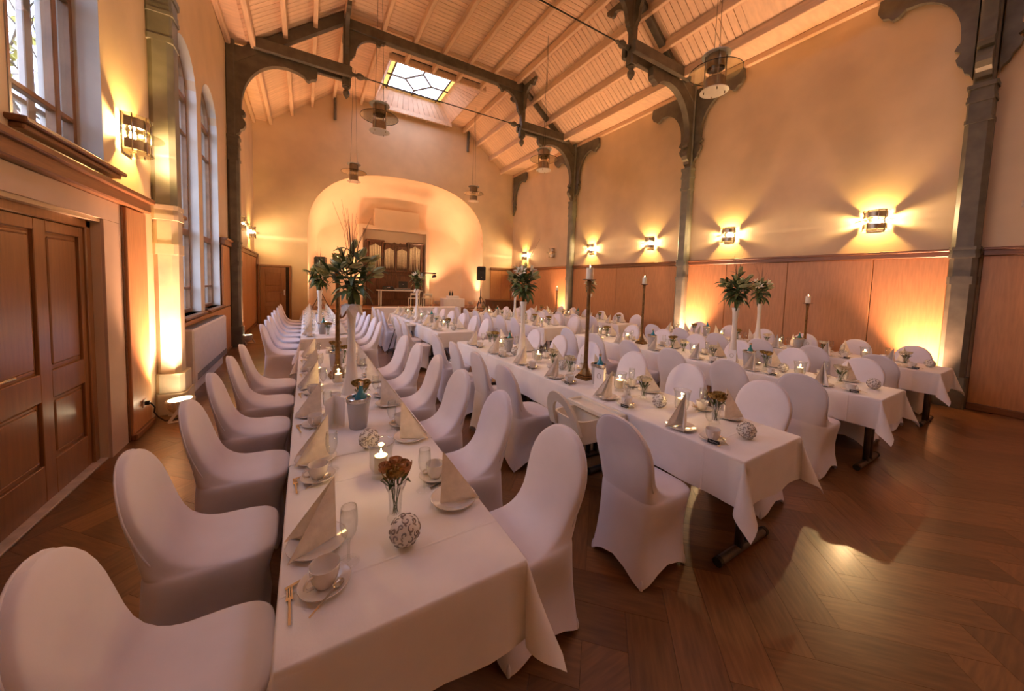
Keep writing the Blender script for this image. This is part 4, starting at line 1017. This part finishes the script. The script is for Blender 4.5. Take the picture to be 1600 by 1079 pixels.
def namecard():
    cl=MB().cbox(-.008,.008,-.006,.006,0,.012,.002).mesh('peg',M['wax']); bd=MB().cbox(-.034,.034,-.0015,.0015,.006,.030,.0008).mesh('board',M['black'])
    sc=MB(); 
    pts=[(-.024+.0032*i,-.0022,.018+.0045*sin(i*1.9)+(.004 if i in (1,9) else 0)) for i in range(16)]
    sc.tube(pts,.0009,4); s2=sc.mesh('script',M['chalk'])
    return (None,[P('board',bd,subs=[('script',s2,(0,0,0),(0,0,0))]),P('peg',cl,(.028,.004,0))])
NAME=namecard()
def candle(h,r):
    wx=MB().lathe([(.001,0),(r,0),(r,h-.004),(r*.94,h),(r*.7,h-.004),(.001,h-.006)],18).mesh('wax',M['wax'],50)
    wk=MB().tube([(0,0,h-.008),(.001,0,h+.006)],.0012,5).mesh('wick',M['black']); fl_=MB().lathe([(.001,0),(.0042,.006),(.0048,.011),(.0028,.021),(.0006,.029)],10).mesh('flame',M['flame'],True)
    return (None,[P('wax',wx),P('wick',wk),P('flame',fl_,(0,0,h+.004))])
PILLAR=candle(.075,.030); TALLC=candle(.12,.036)
HURR=(None,[P('glass_bowl',MB().lathe([(.030,.022),(.045,.03),(.052,.06),(.051,.10),(.053,.13),(.060,.165),(.0625,.172),(.061,.172),(.0515,.13),(.0495,.10),(.0505,.06),(.043,.032),(.001,.027)],28).mesh('glass_bowl',M['glass'],True)),P('glass_foot',MB().lathe([(.040,0),(.041,.004),(.03,.010),(.026,.016),(.030,.022)],24).mesh('glass_foot',M['glass'],True)),P('rim',MB().tube([(.0615*cos(2*PI*i/28),.0615*sin(2*PI*i/28),.171) for i in range(29)],.0012,5,False).mesh('rim',M['glass'],True))])
def ballorn():
    b=MB().ball((0,0,.052),.052,24,16).mesh('ball_shell',M['ballw'],True); sc=MB(); rnd=random.Random(5)
    for i in range(40):
        z=1-2*(i+.5)/40; ph=i*2.39996; d=Vector((math.sqrt(1-z*z)*cos(ph),math.sqrt(1-z*z)*sin(ph),z)); a=d.orthogonal().normalized(); b2=d.cross(a); hand=rnd.choice((-1,1)); o=rnd.uniform(0,6); big=rnd.uniform(.6,1.15); trn=rnd.uniform(4.5,8)
        pts=[]
        for k in range(13):
            t=k/12; rr=.002+.0125*t*big; an=o+hand*t*trn; q=(d*.052+a*rr*cos(an)+b2*rr*sin(an)).normalized()*.0522; pts.append(q+Vector((0,0,.052)))
        sc.tube(pts,[.0012+.0022*sin(PI*k/12) for k in range(13)],4)
    for i in range(34):
        z=1-2*(i+.5)/34; ph=i*2.39996+1.3; d=Vector((math.sqrt(1-z*z)*cos(ph),math.sqrt(1-z*z)*sin(ph),z)); a=d.orthogonal().normalized(); b2=d.cross(a); o=rnd.uniform(0,6); e=a*cos(o)+b2*sin(o); g=d.cross(e)
        pl=[]
        for q in range(8):
            t=2*PI*q/8; pl.append((d*.0526+e*.0085*cos(t)+g*.0032*sin(t)*(1+.5*cos(t))).normalized()*.0528+Vector((0,0,.052)))
        sc.add(pl,[tuple(range(8))])
    return (None,[P('ball_shell',b),P('scrollwork',sc.mesh('scrollwork',M['silver'],True))])
BALL=ballorn()
BUCKET=(None,[P('bucket_wall',MB().lathe([(.001,0),(.05,0),(.052,.004),(.070,.19),(.068,.19),(.050,.006),(.001,.006)],28).mesh('bucket_wall',frosted('frosted_bucket',(.62,.58,.60),.5),True)),P('metal_rim',MB().lathe([(.0705,.172),(.073,.176),(.073,.196),(.070,.199),(.066,.196),(.066,.176)],28).mesh('metal_rim',M['steel'],40))])
def bottle(m): 
    return (None,[P('bottle_body',MB().lathe([(.001,0),(.034,0),(.036,.004),(.036,.15),(.034,.185),(.026,.21),(.016,.225),(.0125,.24),(.0125,.275),(.001,.275)],24).mesh('bottle_body',m,True)),P('bottle_cap',MB().lathe([(.0145,.262),(.0145,.285),(.001,.286)],16).mesh('bottle_cap',M['steel'],40)),P('bottle_label',MB().lathe([(.0364,.05),(.0364,.085)],20,(0,0,0),-.6,.6).mesh('bottle_label',M['paper']))])
BOTB,BOTG=bottle(M['bottle']),bottle(M['green'])
def menucard():
    def pan(s):
        ang=s*.55; m=MB(); h=.185; w=.105
        vs=[(0,0,0),(w*cos(ang),w*sin(ang),0),(w*cos(ang),w*sin(ang),h),(0,0,h)]; n=Vector((-sin(ang),cos(ang),0))*.0012
        m.add(vs+[tuple(Vector(v)+n) for v in vs],[(0,1,2,3),(7,6,5,4),(0,4,5,1),(1,5,6,2),(2,6,7,3),(3,7,4,0)]); return m.mesh('card_panel',M['paper'])
    ang=.55; c=Vector((.052*cos(ang),.052*sin(ang),.115)); u=Vector((cos(ang),sin(ang),0)); n=Vector((-sin(ang),cos(ang),0))
    w_=MB()
    for rr in (.021,.024): w_.tube([c+u*rr*.9*cos(2*PI*i/30)+Vector((0,0,rr*1.1*sin(2*PI*i/30)))+n*.0018 for i in range(31)],.0009+.0006*(rr<.022),4,False)
    return (None,[P('card_panel',pan(-1)),P('card_panel',pan(1),subs=[('printed_wreath',w_.mesh('printed_wreath',M['wreath']),(0,0,0),(0,0,0))])])
CARD=menucard()
JUG=(MB().lathe([(.001,.003),(.024,0),(.030,.01),(.031,.028),(.022,.05),(.018,.062),(.024,.076),(.023,.076),(.016,.062),(.001,.05)],22).mesh('milk_jug',M['china'],True),[P('handle',MB().tube([(.018,0,.064),(.036,0,.06),(.04,0,.042),(.03,0,.026)],.0035,6).mesh('handle',M['china'],True)),P('spout',MB().tube([(-.014,0,.068),(-.03,0,.078)],[.010,.005],8).mesh('spout',M['china'],True))])
SUGAR=(MB().lathe([(.001,.003),(.022,0),(.034,.016),(.037,.04),(.035,.046),(.033,.04),(.03,.018),(.001,.01)],22).mesh('sugar_bowl',M['china'],True),[P('sugar',MB().lathe([(.001,.032),(.031,.028)],14).mesh('sugar',M['paper'],True))])
# small flower vase
def rosebud(mm,rnd):
    m=MB()
    for k in range(7):
        a=k*2.4; r0=.009+.0036*k; rows=[]
        for i in range(4):
            v=i/3; rad=r0*(.55+.75*sin(v*1.7)); z=.002+.036*v*(1-.03*k)
            rows.append([((rad)*cos(a+w_*.75),(rad)*sin(a+w_*.75),z-.004*w_*w_) for w_ in (-1,-.5,0,.5,1)])
        m.grid(rows)
    m.ball((0,0,.018),.013,8,6,1.3)
    return m.mesh('rose_head',mm,True)
def posy(kind):
    rnd=random.Random(kind*13+1); mm=(M['rose'],M['wrose'],M['filler'])[kind]
    h=(.155,.12,.15)[kind]; r1=(.045,.036,.040)[kind]
    gl=MB().lathe([(.030,0),(.032,.004),(.027,.014),(.023,.022),(.024,.05),(.028,h*.7),(r1,h),(r1-.002,h),(.026,h*.7),(.022,.05),(.021,.024),(.001,.02)],22).mesh('vase_glass',M['glass'],True)
    parts=[P('vase_glass',gl)]
    rh=rosebud(mm,rnd); rh2=rosebud(M['wrose'] if kind==1 else M['filler'],rnd)
    for i in range(7):
        a=i*2.4+kind; rr=.0 if i==0 else .034; top=(rr*cos(a),rr*sin(a),h+.022+.018*rnd.random())
        st_=MB().tube([(.010*cos(a+2),.010*sin(a+2),.024),(.012*cos(a),.012*sin(a),h*.6),top],.0018,5).mesh('flower_stem',M['stem'],True)
        parts.append(P('flower_stem',st_)); parts.append(P('rose_head',rh if i%3 else rh2,top,(rr*9*-sin(a)*.5,rr*9*cos(a)*.5,a)))
    lf=MB()
    for i in range(8):
        a=i*.8+.3; b=Vector((cos(a),sin(a),0)); c=Vector((-sin(a),cos(a),0)); p0=b*.015+Vector((0,0,h-.03)); p1=b*.045+Vector((0,0,h+.01)); p2=b*.062+Vector((0,0,h-.005 if i%2 else h+.02))
        lf.add([p0,p1-c*.012,p2,p1+c*.012],[(0,1,2,3)])
    parts.append(P('leaf_collar',lf.mesh('leaf_collar',M['leaf'],True)))
    return (None,parts)
POSY=[posy(0),posy(1),posy(2)]
# tall trumpet vase with lilies
TV=MB().lathe([(.074,0),(.076,.006),(.066,.05),(.048,.14),(.034,.28),(.028,.42),(.029,.55),(.036,.66),(.047,.72),(.045,.722),(.032,.66),(.024,.55),(.001,.45)],28).mesh('vase_body',M['vase'],True)
def leafmesh(L,W_,droop,twist=0):
    rows=[]
    for i in range(8):
        t=i/7; w_=W_*math.sin(PI*min(1,t*.92+.06))**.8*(1-.25*t)
        x=L*(t-droop*.18*t*t); z=L*(.42*t-droop*t*t)
        rows.append([(x,-w_,z+.25*w_),(x,0,z),(x,w_,z+.25*w_)])
    return MB().grid(rows).mesh('leaf',M['leaf'],True)
LEAVES=[leafmesh(.20,.024,.35),leafmesh(.24,.030,.75),leafmesh(.16,.026,.1),leafmesh(.26,.036,1.0)]
def lily(open_):
    m=MB()
    for k in range(6):
        a=k*PI/3; rows=[]
        for i in range(6):
            t=i/5; rad=.006+(.075 if open_ else .018)*(t**1.6 if open_ else math.sin(PI*t*.9)); z=.10*t*(1-.35*t*open_) if open_ else .11*t; w_=.017*math.sin(PI*min(1,t*.95+.03)) if open_ else .011*math.sin(PI*min(1,t*.97+.02))
            rows.append([(rad*cos(a)-s*w_*sin(a),rad*sin(a)+s*w_*cos(a),z) for s in (-1,0,1)])
        m.grid(rows)
    return m.mesh('lily_flower' if open_ else 'lily_bud',M['petal'] if open_ else M['bud'],True)
LO,LB=lily(1),lily(0)
RIBM=MB()
for k in range(6):
    a=k*1.047+.2; b=Vector((cos(a),sin(a),0)); c=Vector((-sin(a),cos(a),0)); RIBM.grid([[tuple(b*(.03+.062*t)+c*s_*.05*sin(PI*(.22+.76*t))+Vector((0,0,.728+.03*sin(t*2.4)-.105*t*t-.01*abs(s_)))) for s_ in (-1,-.5,0,.5,1)] for t in (0,.2,.4,.6,.8,1)])
RIB=RIBM.mesh('satin_bow',M['napkin'],True)
def bouquet(seed,ns,flw,grass,spread,bow,extra=30):
    rnd=random.Random(seed); parts=[P('vase_body',TV)]
    if bow: parts.append(P('satin_bow',RIB))
    tips=[]
    for i in range(ns):
        a=i*2.39996+rnd.uniform(-.2,.2); e=0 if i==0 else math.sqrt(i/ns); H=.42-.13*e+rnd.uniform(-.03,.03)
        p=[Vector((.008*cos(a),.008*sin(a),.66)),Vector((.03*spread*e*cos(a),.03*spread*e*sin(a),.72+H*.35)),Vector((.10*spread*e*cos(a),.10*spread*e*sin(a),.72+H*.75)),Vector((.15*spread*e*cos(a),.15*spread*e*sin(a),.72+H))]
        parts.append(P('flower_stem',MB().tube(p,[.005,.004,.0035,.003],5).mesh('flower_stem',M['stem'],True)))
        nl=6 if i%2 else 7
        for k in range(nl):
            t=.28+.72*(k+.5)/nl; f=t*3; j=min(2,int(f)); q=p[j].lerp(p[j+1],f-j); la=a+k*2.6+rnd.uniform(-.5,.5); pit=.45-1.05*t+rnd.uniform(-.3,.3)
            parts.append(P('leaf',LEAVES[rnd.choice((1,3,0) if t<.4 else (0,2,1))],tuple(q),(rnd.uniform(-.5,.5),pit,la)))
        tips.append((p[3],a,e))
    for i in range(extra):          # leaves filling the round head of the bouquet
        t=(i+.5)/extra; cz=1-2*t; a=i*2.39996+seed; sr=math.sqrt(1-cz*cz); k=rnd.uniform(.35,.8)
        q=Vector((.085*spread*sr*cos(a)*k,.085*spread*sr*sin(a)*k,.72+.22+.17*cz*k))
        parts.append(P('leaf',LEAVES[rnd.choice((0,2,2,1))],tuple(q),(rnd.uniform(-.6,.6),-cz*.9+rnd.uniform(-.25,.35)+.25,a+rnd.uniform(-.3,.3))))
    for i,(q,a,e) in enumerate(tips):
        op=i>=1 and i<=flw
        parts.append(P('lily_flower' if op else 'lily_bud',LO if op else LB,tuple(q),(0,.35+.9*e,a)))
        if not op: parts.append(P('lily_bud',LB,tuple(q-Vector((0,0,.03))),(0,.9+.6*e,a+1.2)))
    g=MB()
    for i in range(grass):
        a=rnd.uniform(0,6.28); L=rnd.uniform(.30,.55); q=rnd.uniform(.0,.30)
        g.tube([(.01*cos(a),.01*sin(a),1.0),(L*q*.5*cos(a),L*q*.5*sin(a),1.0+L*.6),(L*q*1.2*cos(a),L*q*1.2*sin(a),1.0+L)],[.0022,.0018,.0007],4)
    if grass: parts.append(P('dry_grass_spray',g.mesh('dry_grass_spray',M['grassb'],True)))
    return (None,parts)
LEAVES=[leafmesh(.15,.020,.35),leafmesh(.17,.026,.8),leafmesh(.12,.022,.1),leafmesh(.20,.030,1.0)]
BQ=[bouquet(1,11,1,18,1.25,True,22),bouquet(2,11,0,8,1.2,False,64),bouquet(4,10,5,6,1.15,False,50),bouquet(9,9,6,4,.95,True,30)]
# candle stand
def candlestand(H):
    b=MB().cbox(-.075,.075,-.075,.075,0,.02,.004); b.cbox(-.066,.066,-.066,.066,.02,.036,.004); b.cbox(-.055,.055,-.055,.055,.036,.05,.004)
    s=MB(); octa(s,0,0,.030,.030,.010,.05,.075)
    pr=[(.045,.05),(.034,.075),(.022,.11),(.0165,.16),(.0135,H*.5),(.013,H*.85),(.016,H-.05),(.02,H-.02),(.012,H-.012)]
    s=MB().lathe([(r*1.4,z) for r,z in pr],8,(0,0,0))
    d=MB().lathe([(.001,H-.012),(.05,H-.010),(.07,H-.002),(.069,H+.001),(.001,H-.004)],24)
    return (None,[P('stepped_base',b.mesh('stepped_base',M['bronze'])),P('shaft',s.mesh('shaft',M['bronze'])),P('drip_dish',d.mesh('drip_dish',M['bronze'],40))])
STAND,STANDS=candlestand(1.01),candlestand(.78)
# ------------------------------------------------------------------ set the tables
def T(lo): return lo
def flame_light(p,watts=CANDLE_W):
    ld=bpy.data.lights.new('candle_light','POINT'); ld.energy=watts; ld.color=(1,.58,.22); ld.shadow_soft_size=.012
    o=bpy.data.objects.new('candle_light',ld); COL.objects.link(o); o.location=p
def put(proto,name,x,y,lab,cat,grp,rz=0,z=TZ+.003,scale=None): return place(proto,name,(x,y,z),rz,lab,cat,grp,scale)
SKIP=set()
def seat_items(R,side,k,y,full,rnd):
    # side -1: guests on the left (facing +x); +1: on the right
    x=R['x']; f=-side; nm=f"{ORD[k]} seat, {'left' if side<0 else 'right'} side of {R['name']}"
    g=f"{'left' if side<0 else 'right'} side of {R['name']}"
    ed=x+side*HW
    def at(fw,rt): return (ed+f*fw, y+(-rt if f>0 else rt))
    rz=0 if f>0 else PI
    j=lambda s: rnd.uniform(-s,s)
    def add(proto,name,fw,rt,rot,desc,cat,z=TZ+.003):
        key=(R['name'],side,k,name)
        if key in SKIP: return None
        px,py=at(fw,rt); return place(proto,name,(px,py,z),rz+rot,f"{desc}, {nm}",cat,f"{desc.split(' ')[-1] if 0 else name.replace('_',' ')}s, {g}")
    dx,dy=j(.006),j(.012)
    pfw=.105+dx; prt=-.02+dy
    add(PLATE if full else PLATE0,'plate',pfw,prt,0,'white plate under a napkin','plate')
    add(NAPK,'napkin',pfw-.0,prt,j(.22),'cream standing napkin','napkin',TZ+.010)
    crt=.185+j(.012)
    add(SAUC if full else (SAUC[0],[]),'saucer',.115,crt,0,'white saucer','saucer')
    add(CUP,'coffee_cup',.115,crt,(-2.3 if f>0 else -2.3)+j(.5),'white coffee cup on saucer','cup',TZ+.009)
    add(GL,'champagne_glass',.185+j(.012),.125+j(.01),0,'clear champagne glass','glass')
    if full:
        add(SPOON,'coffee_spoon',.15,crt+.035,.8+j(.2)+PI,'small steel spoon on saucer','spoon',TZ+.018)
        if R['row']==0: add(FORK,'cake_fork',.024,crt+.0,-PI/2+.1+j(.1),'small steel cake fork','fork')
        if R['row']==0: add(KNIFE,'table_knife',.092,crt-.062,PI+.35+j(.1),'steel table knife','knife')
    if R['row']>0 and side<0 and R['sec']=='front': add(NAME,'name_card',.045,crt+.045,-PI/2+j(.2),'small black name card with white script','name card')
for R in RUNS:
    rnd=random.Random(R['row']*31+(R['sec']=='rear')*5+2)
    step=(R['y1']-R['y0']-.82)/(R['n']-1)
    for side in (-1,1):
        for k in range(R['n']):
            y=R['y0']+.43+step*k+rnd.uniform(-.025,.025)-(.06 if R['row']==0 and side<0 and R['sec']=='front' else 0); a=rnd.uniform(-.06,.06)
            hc=(R['row']==1 and side<0 and ((R['sec']=='front' and k==1) or (R['sec']=='rear' and k==2)))
            cx=R['x']+side*((.652 if R['row']==0 and side<0 and R['sec']=='front' else .63)+rnd.uniform(-.012,.02)); rz=(0 if side<0 else PI)+a
            nm=f"{ORD[k]} seat, {'left' if side<0 else 'right'} side of {R['name']}"
            if hc: place(HIGH,'high_chair',(cx+.05,y-.06,0),rz,f"white plastic high chair with tray, {nm}",'high chair','high chairs')
            else: place(CHAIR,'covered_chair',(cx,y,0),rz,f"chair in white stretch cover, {nm}",'chair',f"chairs, {'left' if side<0 else 'right'} side of {R['name']}")
            seat_items(R,side,k,y,R['sec']=='front',rnd)
# centre pieces: (row, section) -> list of (kind, x offset, y)
C={}
C[0,'front']=[('ball',.012,1.20),('posy0',.012,1.355),('hurr',.017,1.69),('ball',.012,2.02),('bucketB',-.005,2.335),('card',-.135,2.47,-1.57),('posy2',.05,2.62),('vase',.032,3.10,0),('sugar',-.09,2.99),('hurr',-.045,3.36),('stand',-.03,3.66),('bucketB',-.02,3.98),('posy2',.06,4.12),('posy2',0,4.42),('hurr',.03,4.66),('jug',-.05,4.85)]
C[0,'rear']=[('posy2',.02,6.35),('bucketG',-.05,6.62),('vase',-.08,6.95,1),('hurr',.03,7.30),('ball',0,7.65),('posy1',0,8.0),('bucketG',-.05,8.4),('hurr',0,8.9),('posy1',.02,9.4),('hurr',0,10.1),('ball',.02,10.6),('posy1',0,11.1)]
C[1,'front']=[('ball',-.018,1.09),('posy2',.046,1.32),('hurr',.035,1.575),('ball',-.032,1.72),('posy1',.03,1.92),('jug',-.06,2.02),('hurr',.0,2.16),('card',-.11,2.25,1.15),('bucketB',-.01,2.42),('stand',.009,2.62),('posy1',-.02,2.83),('ball',.03,3.02),('sugar',-.05,3.14),('posy1',.05,3.22),('hurr',-.02,3.42),('vase',-.066,3.72,2),('ball',-.06,3.90),('bucketG',-.02,4.14),('hurr',-.03,4.34),('posy2',.0,4.58),('posy1',.04,4.82)]
C[1,'rear']=[('ball',.04,6.40),('posy2',-.02,6.55),('hurr',0,6.85),('posy1',.03,7.4),('bucketG',.03,7.8),('card',-.1,7.62,1.15),('ball',0,8.1),('hurr',0,8.5),('vase',.03,9.0,3),('posy2',0,9.4),('hurr',0,9.8),('posy1',0,10.1)]
C[2,'front']=[('ball',.10,1.10),('posy1',.02,1.33),('hurr',-.05,1.66),('ball',.03,1.85),('posy2',0,2.02),('bucketG',-.03,2.20),('card',-.13,2.30,1.15),('vase',.04,2.43,1),('posy1',.0,2.66),('hurr',-.04,2.92),('posy1',.0,3.10),('posy2',.05,3.32),('bucketB',-.05,3.62),('stand',.07,3.92),('hurr',.02,4.18),('ball',.05,4.4),('posy2',-.02,4.62),('hurr',.05,4.88)]
C[2,'rear']=[('posy2',.03,6.5),('hurr',0,6.75),('posy2',.04,7.1),('bucketG',0,7.5),('vase',-.09,7.85,3),('hurr',0,8.3),('posy1',0,8.7),('bucketG',0,9.0),('hurr',0,9.5),('posy2',0,9.9)]
C[3,'front']=[('ball',.10,1.10),('posy1',-.03,1.30),('hurr',.03,1.72),('ball',.0,1.95),('posy1',0,2.2),('card',.02,2.36,1.15),('bucketG',-.03,2.52),('stand_s',.15,2.50),('hurr',0,2.80),('posy1',.05,3.02),('vase',.2,3.24,2),('posy2',0,3.5),('hurr',0,3.8),('bucketB',0,4.1),('posy2',.05,4.4),('hurr',0,4.7),('ball',.05,4.95)]
C[3,'rear']=[('posy2',.03,6.5),('hurr',0,6.8),('posy2',.04,7.2),('vase',.10,7.70,3),('bucketG',0,8.1),('hurr',0,8.5),('stand_s',.0,9.15),('posy1',0,8.8),('hurr',0,9.6),('posy2',0,10.0)]
for (row,sec),items in C.items():
    R=[r for r in RUNS if r['row']==row and r['sec']==sec][0]; cnt={}; rnd=random.Random(row*3+len(items))
    for it in items:
        kind,dx,y=it[:3]; x=R['x']+dx; n=cnt.get(kind,0); cnt[kind]=n+1; o=ORD[n]; wh=f"{o} from the front on the {R['name']}"; only=f"on the {R['name']}"
        rz=rnd.uniform(0,6.28); z=TZ+.003
        if kind=='ball': put(BALL,'ornament_ball',x,y,f"white ball with silver scroll pattern, {wh}",'ornament','scroll balls',rz)
        elif kind.startswith('posy'):
            i=int(kind[4]); ds=('glass vase of dusky orange roses','glass vase of ivory roses','glass vase of yellow dried blooms')[i]
            put(POSY[i],'flower_vase',x,y,f"{ds}, {wh}",'flower vase','small flower vases',rz,scale=1.0)
        elif kind=='hurr':
            put(HURR,'hurricane_glass',x,y,f"clear hurricane glass around a candle, {wh}",'candle glass','hurricane glasses',rz)
            put(PILLAR,'candle',x,y,f"lit ivory candle inside hurricane glass, {wh}",'candle','candles in glasses',rz,z+.029)
            if sec=='front' or n%2==0: flame_light((x,y,z+.029+.10))
        elif kind.startswith('bucket'):
            put(BUCKET,'bottle_cooler',x,y,f"frosted bottle cooler with steel rim, {wh}" if kind[-1]=='B' else f"frosted cooler holding green bottle, {wh}",'cooler','bottle coolers',rz)
            put(BOTB if kind[-1]=='B' else BOTG,'water_bottle',x+.012,y-.005,f"{'blue' if kind[-1]=='B' else 'green'} water bottle in cooler, {wh}",'bottle','bottles in coolers',rz,z+.008)
        elif kind=='card': put(CARD,'menu_card',x,y,f"folded white menu card with wreath print {only}",'card','menu cards',it[3])
        elif kind=='vase':
            ds=('tall white trumpet vase of drooping lily leaves and dry stems','tall white vase of dense dark leaves and buds','tall white vase of lilies with broad leaves','tall white vase of open white lilies')[it[3]]
            put(BQ[it[3]],'trumpet_vase',x,y,f"{ds} {only}",'vase','tall lily vases',rz if row else .4)
        elif kind in ('stand','stand_s'):
            H=1.01 if kind=='stand' else .78
            put(STAND if kind=='stand' else STANDS,'candle_stand',x,y,f"slender bronze candle stand with stepped base {only}",'candle stand','bronze candle stands',.1)
            put(TALLC,'pillar_candle',x,y,f"lit white candle on top of the bronze stand {only}",'candle','candles on stands',0,z+H-.006)
            flame_light((x,y,z+H+.14),CANDLE_W*.7)
        elif kind=='jug': put(JUG,'milk_jug',x,y,f"small white milk jug {only}",'jug','milk jugs',rz)
        elif kind=='sugar': put(SUGAR,'sugar_bowl',x,y,f"small white sugar bowl {only}",'bowl','sugar bowls',rz)
